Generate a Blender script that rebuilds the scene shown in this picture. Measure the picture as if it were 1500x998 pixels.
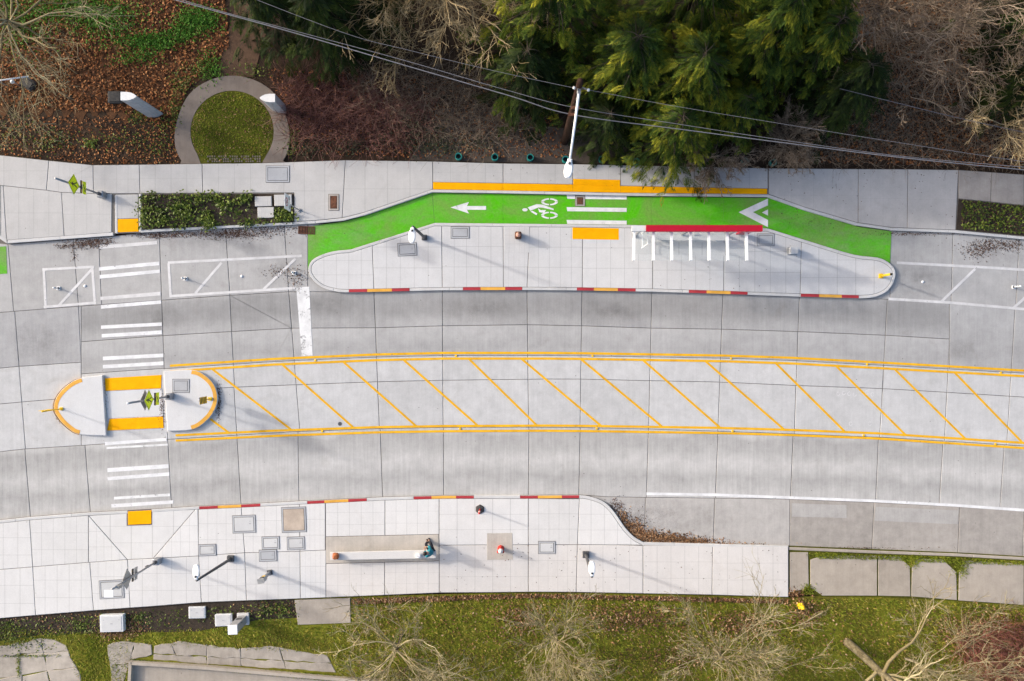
import bpy, bmesh, math, random
import numpy as np
from mathutils import Vector, Matrix

for o in list(bpy.data.objects):
    bpy.data.objects.remove(o)
random.seed(7); rng = np.random.default_rng(7)
sc = bpy.context.scene
col = sc.collection
PI = math.pi

# ------------------------------------------------------------------ camera, sky, sun, exposure
H, S = 42.0, 28.0                      # drone height (m), photo pixels per metre on the ground
cam = bpy.data.cameras.new('camera'); camo = bpy.data.objects.new('camera', cam); col.objects.link(camo)
camo.location = (0, 0, H); camo.rotation_euler = (0, 0, 0)
cam.sensor_width = 36; cam.lens = 36 * H * S / 1500; cam.clip_start = .5; cam.clip_end = 2000
sc.camera = camo
SUN_EL, SUN_AZ = math.radians(21.5), math.radians(180 - 19.8)     # azimuth of the sun, from +X
world = bpy.data.worlds.new('World'); sc.world = world; world.use_nodes = True
wn = world.node_tree.nodes; bg = wn['Background']
sky = wn.new('ShaderNodeTexSky'); sky.sky_type = 'NISHITA'; sky.sun_disc = False
sky.sun_elevation = SUN_EL; sky.sun_rotation = math.radians(90) - SUN_AZ
sky.air_density = 1.0; sky.dust_density = 5.5; sky.ozone_density = 1.4
world.node_tree.links.new(sky.outputs[0], bg.inputs[0]); bg.inputs[1].default_value = .15
sl = bpy.data.lights.new('sun', 'SUN'); sl.energy = 1.45; sl.angle = math.radians(2.6); sl.color = (1, .965, .915)
so = bpy.data.objects.new('sun', sl); col.objects.link(so)
sd = Vector((math.cos(SUN_AZ) * math.cos(SUN_EL), math.sin(SUN_AZ) * math.cos(SUN_EL), math.sin(SUN_EL)))
so.rotation_euler = sd.to_track_quat('Z', 'Y').to_euler(); so.location = sd * 60
sc.view_settings.view_transform = 'Standard'; sc.view_settings.look = 'None'
sc.view_settings.gamma = 1; sc.view_settings.exposure = 1.0

# ------------------------------------------------------------------ helpers
def W(px, py, z=0.0):
    k = (1 - z / H) / S
    return Vector(((px - 750) * k, (499 - py) * k, z))

def link(o, parent=None):
    col.objects.link(o)
    if parent is not None: o.parent = parent
    return o

def tag(o, label=None, cat=None, group=None, kind=None):
    if label: o['label'] = label
    if cat: o['category'] = cat
    if group: o['group'] = group
    if kind: o['kind'] = kind
    return o

def thing(name, label, cat, loc=(0, 0, 0), rz=0, group=None):
    o = bpy.data.objects.new(name, None); o.empty_display_size = .2
    link(o); o.location = loc; o.rotation_euler = (0, 0, rz)
    return tag(o, label, cat, group)

def mesh_obj(name, verts, faces, mat, parent=None, smooth=False, mi=None):
    me = bpy.data.meshes.new(name); me.from_pydata([tuple(v) for v in verts], [], faces)
    for m in (mat if isinstance(mat, (list, tuple)) else [mat]): me.materials.append(m)
    if smooth: me.polygons.foreach_set('use_smooth', [True] * len(me.polygons))
    if mi is not None: me.polygons.foreach_set('material_index', mi)
    me.update()
    return link(bpy.data.objects.new(name, me), parent)

def np_mesh(name, V, nv, mat, parent=None, smooth=False):
    """V: (n*nv,3) array, n separate polygons with nv corners each"""
    n = len(V) // nv
    me = bpy.data.meshes.new(name)
    me.vertices.add(len(V)); me.vertices.foreach_set('co', np.asarray(V, np.float32).ravel())
    me.loops.add(len(V)); me.loops.foreach_set('vertex_index', np.arange(len(V), dtype=np.int32))
    me.polygons.add(n); me.polygons.foreach_set('loop_start', np.arange(0, n * nv, nv, dtype=np.int32))
    me.update(calc_edges=True); me.materials.append(mat)
    return link(bpy.data.objects.new(name, me), parent)

class MB:
    def __init__(s): s.v = []; s.f = []
    def add(s, vs, fs):
        b = len(s.v); s.v += [tuple(v) for v in vs]; s.f += [tuple(i + b for i in f) for f in fs]; return s
    def box(s, c, d, rz=0, rot=None, bev=0):
        hx, hy, hz = d[0] / 2, d[1] / 2, d[2] / 2
        R = rot if rot is not None else Matrix.Rotation(rz, 3, 'Z')
        if bev <= 0:
            p = [Vector((x, y, z)) for z in (-hz, hz) for x, y in ((-hx, -hy), (hx, -hy), (hx, hy), (-hx, hy))]
            f = [(3, 2, 1, 0), (4, 5, 6, 7), (0, 1, 5, 4), (1, 2, 6, 5), (2, 3, 7, 6), (3, 0, 4, 7)]
            return s.add([R @ q + Vector(c) for q in p], f)
        out = [(-hx + bev, -hy), (hx - bev, -hy), (hx, -hy + bev), (hx, hy - bev), (hx - bev, hy), (-hx + bev, hy), (-hx, hy - bev), (-hx, -hy + bev)]
        inn = [(x * (hx - bev) / hx, y * (hy - bev) / hy) for x, y in out]
        rings = [(inn, -hz), (out, -hz + bev), (out, hz - bev), (inn, hz)]
        vs = [R @ Vector((x, y, z)) + Vector(c) for r, z in rings for x, y in r]
        fs = [tuple(range(7, -1, -1)), tuple(range(24, 32))]
        for k in range(3):
            for i in range(8): j = (i + 1) % 8; fs.append((k * 8 + i, k * 8 + j, k * 8 + 8 + j, k * 8 + 8 + i))
        return s.add(vs, fs)
    def tube(s, pts, rad, n=8, cap=True):
        pts = [Vector(p) for p in pts]
        if not isinstance(rad, (list, tuple)): rad = [rad] * len(pts)
        b = []; up = None
        for i, p in enumerate(pts):
            t = (pts[min(i + 1, len(pts) - 1)] - pts[max(i - 1, 0)]).normalized()
            if up is None: up = Vector((0, 0, 1)) if abs(t.z) < .9 else Vector((1, 0, 0))
            a = t.cross(up).normalized(); c = t.cross(a).normalized(); up = -c if i == 0 else up
            for k in range(n):
                th = 2 * PI * k / n; b.append(p + (a * math.cos(th) + c * math.sin(th)) * rad[i])
        fs = [(i * n + k, i * n + (k + 1) % n, (i + 1) * n + (k + 1) % n, (i + 1) * n + k) for i in range(len(pts) - 1) for k in range(n)]
        if cap: fs += [tuple(range(n - 1, -1, -1)), tuple(range((len(pts) - 1) * n, len(pts) * n))]
        return s.add(b, fs)
    def lathe(s, prof, n=16, c=(0, 0, 0)):
        return s.tube([(c[0], c[1], c[2] + z + i * 1e-5) for i, (r, z) in enumerate(prof)], [max(r, .001) for r, z in prof], n)
    def prism(s, poly, z0, z1):
        n = len(poly); vs = [(x, y, z0) for x, y in poly] + [(x, y, z1) for x, y in poly]
        fs = [tuple(range(n - 1, -1, -1)), tuple(range(n, 2 * n))] + [(i, (i + 1) % n, n + (i + 1) % n, n + i) for i in range(n)]
        return s.add(vs, fs)
    def build(s, name, mat, parent=None, smooth=False): return mesh_obj(name, s.v, s.f, mat, parent, smooth)

# polygons, in photo pixels on the ground plane
def area(p): return .5 * sum(p[i][0] * p[(i + 1) % len(p)][1] - p[(i + 1) % len(p)][0] * p[i][1] for i in range(len(p)))
def clip(poly, a, b, side):
    out = []; n = len(poly)
    d = [side * ((b[0] - a[0]) * (q[1] - a[1]) - (b[1] - a[1]) * (q[0] - a[0])) for q in poly]
    for i in range(n):
        j = (i + 1) % n
        if d[i] >= 0: out.append(poly[i])
        if (d[i] > 0 > d[j]) or (d[i] < 0 < d[j]):
            t = d[i] / (d[i] - d[j]); out.append((poly[i][0] + t * (poly[j][0] - poly[i][0]), poly[i][1] + t * (poly[j][1] - poly[i][1])))
    return out
def cells(poly, lines):
    ps = [poly]
    for a, b in lines:
        nx = []
        for p in ps:
            for sgn in (1, -1):
                q = clip(p, a, b, sgn)
                if len(q) > 2 and abs(area(q)) > 12: nx.append(q)
        ps = nx
    return ps
def yat(pl, x):
    for (x0, y0), (x1, y1) in zip(pl, pl[1:]):
        if x <= x1: return y0 + (y1 - y0) * (x - x0) / (x1 - x0)
    (x0, y0), (x1, y1) = pl[-2], pl[-1]; return y0 + (y1 - y0) * (x - x0) / (x1 - x0)
def sub(pl, xa, xb):
    return [(xa, yat(pl, xa))] + [p for p in pl if xa < p[0] < xb] + [(xb, yat(pl, xb))]
def shift(pl, d):
    """offset an open px polyline to its right hand side (downwards when it runs left to right)"""
    out = []
    for i in range(len(pl)):
        a = pl[max(i - 1, 0)]; b = pl[min(i + 1, len(pl) - 1)]
        tx, ty = b[0] - a[0], b[1] - a[1]; L = math.hypot(tx, ty) or 1
        out.append((pl[i][0] - ty / L * d, pl[i][1] + tx / L * d))
    return out
def smooth_closed(pl, n=4):
    out = []; m = len(pl)
    for i in range(m):
        p0, p1, p2, p3 = (pl[(i + k) % m] for k in (-1, 0, 1, 2))
        for j in range(n):
            t = j / n
            out.append(tuple(.5 * (2 * p1[c] + (p2[c] - p0[c]) * t + (2 * p0[c] - 5 * p1[c] + 4 * p2[c] - p3[c]) * t * t + (3 * p1[c] - p0[c] - 3 * p2[c] + p3[c]) * t ** 3) for c in (0, 1)))
    return out
def smooth_open(pl, n=6):
    e = [pl[0]] + list(pl) + [pl[-1]]; out = []
    for i in range(1, len(e) - 2):
        p0, p1, p2, p3 = e[i - 1:i + 3]
        for j in range(n):
            t = j / n
            out.append(tuple(.5 * (2 * p1[c] + (p2[c] - p0[c]) * t + (2 * p0[c] - 5 * p1[c] + 4 * p2[c] - p3[c]) * t * t + (3 * p1[c] - p0[c] - 3 * p2[c] + p3[c]) * t ** 3) for c in (0, 1)))
    return out + [pl[-1]]
def inset(pts, d):
    n = len(pts); out = []
    for i in range(n):
        a, b, c = pts[i - 1], pts[i], pts[(i + 1) % n]
        e1 = Vector((b[0] - a[0], b[1] - a[1])); e2 = Vector((c[0] - b[0], c[1] - b[1]))
        if e1.length < 1e-6 or e2.length < 1e-6: out.append(b); continue
        n1 = Vector((-e1.y, e1.x)).normalized(); n2 = Vector((-e2.y, e2.x)).normalized()
        m = n1 + n2
        if m.length < .2: out.append(b); continue
        m.normalize(); k = d / max(m.dot(n1), .35); out.append((b[0] + m.x * k, b[1] + m.y * k))
    return out
def clean(pts, eps=.01):
    out = []
    for p in pts:
        if not out or math.hypot(p[0] - out[-1][0], p[1] - out[-1][1]) > eps: out.append(p)
    if len(out) > 1 and math.hypot(out[0][0] - out[-1][0], out[0][1] - out[-1][1]) <= eps: out.pop()
    return out
def wpoly(ppx, z):
    pts = clean([tuple(W(x, y, z)[:2]) for x, y in ppx])
    return pts if area(pts) > 0 else pts[::-1]
def slab(parent, ppx, z, thick, mat, name='slab', gap=.014, cham=.012, lane=None, dz=.004):
    z += random.uniform(-dz, dz) * .5
    pts = inset(wpoly(ppx, z), gap); top = inset(pts, cham); n = len(pts)
    vs = [(x, y, z - thick) for x, y in pts] + [(x, y, z - cham * .7) for x, y in pts] + [(x, y, z) for x, y in top]
    fs = [tuple(range(n - 1, -1, -1)), tuple(range(2 * n, 3 * n))]
    for k in (0, 1): fs += [(k * n + i, k * n + (i + 1) % n, (k + 1) * n + (i + 1) % n, (k + 1) * n + i) for i in range(n)]
    o = mesh_obj(name, vs, fs, mat, parent)
    if lane:
        at = o.data.attributes.new('lane', 'FLOAT', 'POINT')
        up, lo = lane; vals = []
        for v in vs:
            px = v[0] * S + 750; py = 499 - v[1] * S
            a, b = yat(up, px), yat(lo, px); vals.append((py - a) / max(b - a, 1))
        at.data.foreach_set('value', vals)
    return o
def sheet(name, ppx, z, mat, parent=None):
    p = wpoly(ppx, z); return mesh_obj(name, [(x, y, z) for x, y in p], [tuple(range(len(p)))], mat, parent)
def lineband(pl, w):
    a = shift(pl, -w / 2); b = shift(pl, w / 2); return a + b[::-1]
def mark(parent, name, ppx, mat, z=.026): return sheet(name, ppx, z, mat, parent)

# ------------------------------------------------------------------ materials
def newmat(name):
    m = bpy.data.materials.new(name); m.use_nodes = True; nt = m.node_tree
    return m, nt, nt.nodes['Principled BSDF']
def N(nt, t, ins=None, **kw):
    n = nt.nodes.new(t)
    for k, v in kw.items(): setattr(n, k, v)
    for k, v in (ins or {}).items():
        if hasattr(v, 'is_linked') or isinstance(v, bpy.types.NodeSocket): nt.links.new(v, n.inputs[k])
        else: n.inputs[k].default_value = v
    return n
def math_(nt, op, a, b=0.0, c=None):
    n = N(nt, 'ShaderNodeMath', {0: a, 1: b}, operation=op)
    if c is not None:
        n.inputs[2].default_value = c
    return n.outputs[0]
def maprange(nt, v, a, b, c, d):
    return N(nt, 'ShaderNodeMapRange', {0: v, 1: a, 2: b, 3: c, 4: d}).outputs[0]
def noise(nt, scale, detail=4, vec=None, rough=.55, stretch=None, dist=0):
    if vec is None: vec = N(nt, 'ShaderNodeNewGeometry').outputs['Position']
    if stretch: vec = N(nt, 'ShaderNodeVectorMath', {0: vec, 1: stretch}, operation='MULTIPLY').outputs[0]
    return N(nt, 'ShaderNodeTexNoise', {'Vector': vec, 'Scale': scale, 'Detail': detail, 'Roughness': rough, 'Distortion': dist}).outputs[0]
def mixc(nt, f, a, b, blend='MIX'):
    n = nt.nodes.new('ShaderNodeMix'); n.data_type = 'RGBA'; n.blend_type = blend
    for i, v in ((0, f), (6, a), (7, b)):
        if isinstance(v, bpy.types.NodeSocket): nt.links.new(v, n.inputs[i])
        elif i == 0: n.inputs[i].default_value = v
        else: n.inputs[i].default_value = (*v, 1) if len(v) == 3 else v
    return n.outputs[2]
def ramp(nt, f, stops):
    n = N(nt, 'ShaderNodeValToRGB', {0: f}); e = n.color_ramp.elements
    while len(e) < len(stops): e.new(.5)
    for el, (p, c) in zip(e, stops): el.position = p; el.color = (*c, 1) if isinstance(c, tuple) else (c, c, c, 1)
    return n.outputs[0]

def concrete(name, base, stain=(.6, .55, .5), amt=.18, streak=.10, lane=None, score=None, speck=.5, tint=.05, rough=.88, patch=.25, warm=0):
    m, nt, b = newmat(name)
    pos = N(nt, 'ShaderNodeNewGeometry').outputs['Position']
    big = noise(nt, .22, 5, pos); mid = noise(nt, 1.7, 6, pos, .65); fine = noise(nt, 26, 3, pos, .7)
    v = math_(nt, 'ADD', maprange(nt, big, .3, .7, -patch * .5, patch * .5), maprange(nt, mid, .3, .7, -amt * .5, amt * .5))
    v = math_(nt, 'ADD', v, maprange(nt, fine, .3, .7, -.07, .07))
    if streak:
        st = noise(nt, 1, 5, pos, .75, stretch=(7, .3, 1), dist=.3); v = math_(nt, 'ADD', v, maprange(nt, st, .3, .7, -streak * .6, streak * .6))
        cl = noise(nt, .55, 6, pos, .7, dist=.8); v = math_(nt, 'ADD', v, maprange(nt, cl, .35, .65, -streak * .2, streak * .2))
    rnd = N(nt, 'ShaderNodeObjectInfo').outputs['Random']
    v = math_(nt, 'ADD', v, maprange(nt, rnd, 0, 1, -tint, tint))
    v = math_(nt, 'ADD', v, 1.0)
    if lane:
        at = N(nt, 'ShaderNodeAttribute', attribute_name='lane').outputs['Fac']
        wob = math_(nt, 'ADD', at, maprange(nt, noise(nt, .5, 3, pos), .3, .7, -.06, .06))
        v = math_(nt, 'MULTIPLY', v, ramp(nt, wob, lane))
    if score:
        gen = N(nt, 'ShaderNodeTexCoord').outputs['Generated']; sp = N(nt, 'ShaderNodeSeparateXYZ', {0: gen})
        for ax, k in ((0, score[0]), (1, score[1])):
            fr = math_(nt, 'FRACT', math_(nt, 'MULTIPLY', sp.outputs[ax], k)); dd = math_(nt, 'ABSOLUTE', math_(nt, 'SUBTRACT', fr, .5))
            ln = math_(nt, 'GREATER_THAN', dd, .5 - .0045 * k)
            v = math_(nt, 'MULTIPLY', v, math_(nt, 'SUBTRACT', 1.0, math_(nt, 'MULTIPLY', ln, score[2])))
    c = mixc(nt, 1.0, base, N(nt, 'ShaderNodeCombineColor', {0: v, 1: v, 2: v}).outputs[0], 'MULTIPLY')
    # weathered stains and small dark specks
    sm = maprange(nt, noise(nt, .9, 7, pos, .7, dist=.6), .58, .78, 0, .36)
    c = mixc(nt, sm, c, tuple(x * y for x, y in zip(base, stain)))
    vor = N(nt, 'ShaderNodeTexVoronoi', {'Vector': pos, 'Scale': 2.1, 'Randomness': 1.0})
    gate = math_(nt, 'GREATER_THAN', N(nt, 'ShaderNodeSeparateColor', {0: vor.outputs['Color']}).outputs[0], 1 - speck * .45)
    spk = math_(nt, 'MULTIPLY', math_(nt, 'LESS_THAN', vor.outputs['Distance'], .055), gate)
    c = mixc(nt, math_(nt, 'MULTIPLY', spk, .65), c, (.07, .06, .05))
    nt.links.new(c, b.inputs['Base Color']); b.inputs['Roughness'].default_value = rough; b.inputs['Specular IOR Level'].default_value = .15
    bp = N(nt, 'ShaderNodeBump', {'Height': fine, 'Strength': .12, 'Distance': .01}); nt.links.new(bp.outputs[0], b.inputs['Normal'])
    return m

def plain(name, c, rough=.5, metal=0, var=.12, scale=6, spec=.4):
    m, nt, b = newmat(name)
    v = maprange(nt, noise(nt, scale, 5), .3, .7, 1 - var, 1 + var)
    nt.links.new(mixc(nt, 1, c, N(nt, 'ShaderNodeCombineColor', {0: v, 1: v, 2: v}).outputs[0], 'MULTIPLY'), b.inputs['Base Color'])
    b.inputs['Roughness'].default_value = rough; b.inputs['Metallic'].default_value = metal
    b.inputs['Specular IOR Level'].default_value = spec
    return m

def paint(name, c, wear=.5, rough=.6, scale=2.5, dirt=.25):
    """road paint: solid colour that has worn through to the concrete in places"""
    m, nt, b = newmat(name)
    v = maprange(nt, noise(nt, 1.3, 6, rough=.7), .3, .7, 1 - dirt, 1 + dirt * .4)
    nt.links.new(mixc(nt, 1, c, N(nt, 'ShaderNodeCombineColor', {0: v, 1: v, 2: v}).outputs[0], 'MULTIPLY'), b.inputs['Base Color'])
    b.inputs['Roughness'].default_value = rough; b.inputs['Specular IOR Level'].default_value = .1
    a = maprange(nt, noise(nt, scale, 9, rough=.78), .5 + .25 * (1 - wear) , .56 + .3 * (1 - wear), 1, .12)
    tr = N(nt, 'ShaderNodeBsdfTransparent'); mx = N(nt, 'ShaderNodeMixShader', {0: a, 1: tr.outputs[0], 2: b.outputs[0]})
    nt.links.new(mx.outputs[0], nt.nodes['Material Output'].inputs[0])
    return m

def island(name, stops, rough=.8, sss=0.0, spec=.2, big=None, attr=None):
    """colour per leaf / twig / blade (each mesh island its own tone)"""
    m, nt, b = newmat(name)
    r = N(nt, 'ShaderNodeNewGeometry').outputs['Random Per Island'] if not attr else N(nt, 'ShaderNodeAttribute', attribute_name=attr).outputs['Fac']
    if big: r = math_(nt, 'ADD', math_(nt, 'MULTIPLY', r, 1 - big[1]), math_(nt, 'MULTIPLY', maprange(nt, noise(nt, big[0], 4), .3, .7, 0, 1), big[1]))
    c = ramp(nt, r, stops); nt.links.new(c, b.inputs['Base Color']); b.inputs['Roughness'].default_value = rough
    b.inputs['Specular IOR Level'].default_value = spec
    if sss:
        t = N(nt, 'ShaderNodeBsdfTranslucent', {0: c}); mx = N(nt, 'ShaderNodeMixShader', {0: sss, 1: b.outputs[0], 2: t.outputs[0]})
        nt.links.new(mx.outputs[0], nt.nodes['Material Output'].inputs[0])
    return m

def earth(name, stops, s1=.5, s2=5, rough=.95, bump=.5, k=.5):
    m, nt, b = newmat(name)
    v = math_(nt, 'ADD', math_(nt, 'MULTIPLY', noise(nt, s1, 6, rough=.65), k), math_(nt, 'MULTIPLY', noise(nt, s2, 8, rough=.75), 1 - k))
    nt.links.new(ramp(nt, v, stops), b.inputs['Base Color']); b.inputs['Roughness'].default_value = rough
    b.inputs['Specular IOR Level'].default_value = .15
    bp = N(nt, 'ShaderNodeBump', {'Height': noise(nt, 9, 8, rough=.75), 'Strength': bump, 'Distance': .08}); nt.links.new(bp.outputs[0], b.inputs['Normal'])
    return m

M = {}
M['joint'] = plain('joint_dirt', (.14, .13, .12), .95)
L_W = [(0, .82), (.2, .78), (.55, .86), (.72, 1.0), (1, 1.0)]
M['road_wb'] = concrete('road_concrete_grey', (.355, .35, .347), lane=[(0, .98), (.10, .84), (.35, .78), (.6, .80), (.82, .95), (1, 1.0)], patch=.16, streak=.14)
M['road_wb2'] = concrete('road_concrete_inner', (.385, .38, .377), lane=[(0, 1.02), (.35, .97), (.7, .88), (1, .98)], patch=.14, streak=.13)
M['road_mid'] = concrete('road_concrete_pale', (.47, .468, .468), patch=.12, streak=.09)
M['road_eb'] = concrete('road_concrete_warm', (.42, .412, .402), lane=[(0, 1.06), (.10, .84), (.28, .90), (.46, 1.10), (.58, 1.03), (.70, .86), (.86, .98), (1, 1.08)], patch=.12, streak=.2)
M['road_int'] = concrete('road_concrete_crossing', (.36, .357, .36), patch=.10)
M['road_park'] = concrete('road_concrete_parking', (.385, .378, .372), patch=.12, amt=.18, stain=(.62, .55, .5))
M['road_old'] = concrete('road_concrete_old', (.335, .31, .285), patch=.15, amt=.3, speck=1)
M['road_bay'] = concrete('road_concrete_bay', (.42, .402, .385), patch=.14, amt=.22)
M['walk_s'] = concrete('pavement_new', (.60, .59, .58), score=(5, 3, .20), amt=.08, patch=.06, streak=.04, speck=.55, tint=.045, stain=(.78, .73, .68))
M['walk_s2'] = concrete('pavement_new_warm', (.585, .56, .54), score=(5, 3, .17), amt=.09, patch=.07, streak=.04, speck=.8, tint=.03, stain=(.8, .74, .68))
M['walk_n'] = concrete('pavement_north', (.475, .465, .455), score=(4, 2, .16), amt=.10, patch=.10, streak=.05, speck=.6, tint=.03, stain=(.75, .7, .66))
M['walk_nr'] = concrete('pavement_north_dirty', (.455, .435, .42), score=(4, 2, .06), amt=.16, patch=.22, streak=.05, speck=1, tint=.03, stain=(.66, .56, .48))
M['walk_old'] = concrete('pavement_old', (.37, .325, .275), amt=.25, patch=.2, speck=1, stain=(.7, .65, .6))
M['walk_dirty'] = concrete('pavement_stained', (.36, .325, .295), amt=.3, patch=.3, speck=1)
M['island'] = concrete('platform_concrete', (.545, .54, .54), score=(5, 3, .20), amt=.09, patch=.08, streak=.04, speck=.6, tint=.045, stain=(.78, .74, .7))
M['island_n'] = concrete('median_nose_concrete', (.56, .56, .565), amt=.08, patch=.07, streak=.03, speck=.3, tint=.02)
M['kerb'] = concrete('kerb_concrete', (.52, .515, .51), amt=.15, patch=.1, streak=.02, speck=.2)
M['pad'] = concrete('stained_pad', (.46, .42, .375), amt=.22, patch=.15, stain=(.6, .5, .42))
M['ruin'] = concrete('cracked_old_concrete', (.36, .32, .275), amt=.4, patch=.35, speck=1, stain=(.6, .56, .48))
M['pathc'] = concrete('ring_path_concrete', (.19, .158, .135), amt=.25, patch=.3, speck=1)
M['white'] = paint('white_road_paint', (.74, .74, .75), .55, scale=3)
M['white_old'] = paint('white_road_paint_worn', (.72, .72, .72), .82, scale=1.6)
M['white_faint'] = paint('white_road_paint_faint', (.64, .63, .63), .55, scale=2.6)
M['yellow'] = paint('yellow_road_paint', (.78, .42, .02), .62, dirt=.3, scale=5)
M['yellow_pale'] = paint('yellow_residue', (.52, .44, .30), .95, dirt=.15)
M['tactile'] = plain('yellow_tactile', (.86, .39, .002), .7, var=.07, scale=1.5, spec=.05)
M['red_kerb'] = paint('red_kerb_paint', (.40, .045, .055), .3)
M['yel_kerb'] = paint('yellow_kerb_paint', (.72, .38, .07), .3)

m, nt, b = newmat('green_lane_paint')
f = maprange(nt, noise(nt, .38, 8, rough=.72, dist=.7), .40, .60, 0, 1)
c = mixc(nt, f, (.08, .46, .003), (.15, .335, .05))
c = mixc(nt, maprange(nt, noise(nt, 2.0, 8, rough=.75, stretch=(.6, 1, 1)), .56, .74, 0, .65), c, (.19, .30, .10))
sx = math_(nt, 'ABSOLUTE', math_(nt, 'SUBTRACT', N(nt, 'ShaderNodeSeparateXYZ', {0: N(nt, 'ShaderNodeNewGeometry').outputs['Position']}).outputs[0], 3.5))
ends = math_(nt, 'MULTIPLY', maprange(nt, sx, 5, 14, .15, 1), maprange(nt, noise(nt, 1.1, 9, rough=.78, stretch=(.5, 1.4, 1), dist=.5), .40, .66, 0, .75))
c = mixc(nt, ends, c, (.19, .31, .12))
v = maprange(nt, noise(nt, 14, 4), .3, .7, .86, 1.1)
c = mixc(nt, 1, c, N(nt, 'ShaderNodeCombineColor', {0: v, 1: v, 2: v}).outputs[0], 'MULTIPLY')
nt.links.new(c, b.inputs['Base Color']); b.inputs['Roughness'].default_value = .8; b.inputs['Specular IOR Level'].default_value = .06
M['green'] = m
m, nt, b = newmat('thin_glass')
b.inputs['Base Color'].default_value = (.9, .95, .95, 1); b.inputs['Roughness'].default_value = .03; b.inputs['Specular IOR Level'].default_value = .6
tr = N(nt, 'ShaderNodeBsdfTransparent', {0: (.97, .98, .98, 1)}); mx = N(nt, 'ShaderNodeMixShader', {0: .035, 1: tr.outputs[0], 2: b.outputs[0]})
nt.links.new(mx.outputs[0], nt.nodes['Material Output'].inputs[0]); M['glass'] = m

M['steel'] = plain('galvanised_steel', (.32, .33, .35), .45, .6)
M['darksteel'] = plain('dark_grey_metal', (.085, .085, .09), .5, .3)
M['whitemetal'] = plain('white_painted_metal', (.78, .79, .80), .4, 0, .04)
M['grey'] = plain('grey_painted_metal', (.36, .36, .37), .5, .2)
M['red'] = plain('red_painted_metal', (.42, .004, .022), .4, 0, .05)
M['hydred'] = plain('hydrant_red', (.55, .02, .012), .4, 0, .1)
M['hydwhite'] = plain('hydrant_cap_white', (.75, .72, .68), .45, 0, .06)
M['lime'] = plain('fluorescent_yellow_green', (.88, 1.0, .006), .5, 0, .03, spec=.2)
M['black'] = plain('black_vinyl', (.012, .012, .012), .5)
M['rubber'] = plain('black_rubber', (.05, .045, .045), .8)
M['signback'] = plain('bare_aluminium', (.40, .39, .37), .5, .35)
M['yel'] = plain('yellow_plastic', (.80, .50, .01), .5, 0, .06)
M['teal'] = plain('teal_plastic_pipe', (.02, .26, .23), .45, 0, .1)
M['rust'] = earth('rusty_iron', [(.3, (.05, .03, .022)), (.55, (.15, .065, .04)), (.75, (.24, .12, .08))], 3, 12)
M['lid'] = concrete('utility_lid', (.40, .41, .43), amt=.15, patch=.05, streak=0, speck=.2, stain=(.75, .75, .75))
M['lid_pale'] = concrete('utility_lid_pale', (.52, .52, .52), amt=.10, patch=.05, streak=0, speck=.2, stain=(.85, .83, .8))
M['lid_rust'] = concrete('utility_lid_rusty', (.46, .38, .31), amt=.35, patch=.2, streak=0, speck=.4, stain=(.7, .5, .38))
M['box'] = plain('pale_polymer_box', (.60, .61, .62), .6, 0, .06)
M['wood'] = earth('weathered_pole_wood', [(.3, (.02, .011, .008)), (.7, (.06, .03, .02))], 2, 14)
M['wire'] = plain('grey_cable', (.17, .17, .19), .5, .1)
M['wire_dark'] = plain('dark_cable', (.08, .08, .10), .5)
M['leather'] = plain('brown_bag_fabric', (.36, .11, .035), .6, 0, .3, 14)
M['teal_jacket'] = plain('teal_jacket_fabric', (.015, .20, .25), .8, 0, .25, 9)
M['trousers'] = plain('black_trousers_fabric', (.012, .012, .017), .85, 0, .2, 9)
M['skin'] = plain('skin', (.42, .24, .17), .55, 0, .06)
M['hair'] = plain('dark_hair', (.012, .010, .010), .6)
M['whitebag'] = plain('white_plastic_bag', (.78, .77, .78), .4, 0, .08, 20)
M['stone'] = plain('white_render', (.68, .67, .66), .7, 0, .06)
M['slabdark'] = plain('dark_slate', (.055, .05, .045), .8, 0, .3, 8)

M['soil'] = earth('woodland_soil', [(.25, (.012, .008, .005)), (.45, (.032, .021, .014)), (.62, (.06, .038, .024)), (.8, (.085, .055, .035))], .6, 6)
M['litter_bed'] = earth('leaf_litter_soil', [(.3, (.03, .016, .009)), (.5, (.09, .042, .02)), (.7, (.16, .075, .035))], 1, 9)
M['mulch'] = earth('dark_mulch', [(.3, (.016, .012, .009)), (.55, (.055, .042, .032)), (.8, (.12, .095, .075))], 1, 11)
M['gravel'] = earth('gravelly_bank', [(.3, (.04, .03, .025)), (.55, (.10, .08, .065)), (.8, (.19, .16, .14))], 1, 13)
M['turf'] = earth('turf_ground', [(.3, (.085, .06, .025)), (.46, (.14, .13, .018)), (.58, (.19, .20, .02)), (.75, (.28, .25, .04))], .45, 5, k=.55)
M['moss'] = earth('mossy_disc', [(.3, (.028, .026, .006)), (.48, (.07, .074, .008)), (.62, (.11, .105, .014)), (.8, (.17, .15, .05))], .5, 7)
M['dirtpath'] = earth('trodden_path', [(.3, (.055, .032, .02)), (.7, (.14, .085, .055))], 1, 8)
M['bark'] = earth('pale_bark', [(.3, (.16, .13, .09)), (.55, (.32, .27, .18)), (.8, (.46, .41, .30))], 2, 12, bump=.3)
M['barkdark'] = earth('dark_bark', [(.3, (.03, .024, .018)), (.7, (.11, .09, .07))], 2, 12)
M['bark_moss'] = earth('mossy_bark', [(.3, (.06, .05, .03)), (.5, (.17, .14, .08)), (.75, (.34, .30, .21))], 2.5, 10, bump=.4)
TW = lambda n, s: island(n, s, .85)
M['twig'] = TW('straw_twigs', [(0, (.17, .135, .07)), (.5, (.30, .245, .13)), (1, (.48, .42, .26))])
M['twig_grey'] = TW('grey_brown_twigs', [(0, (.11, .075, .05)), (.5, (.23, .17, .12)), (1, (.42, .33, .24))])
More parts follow.
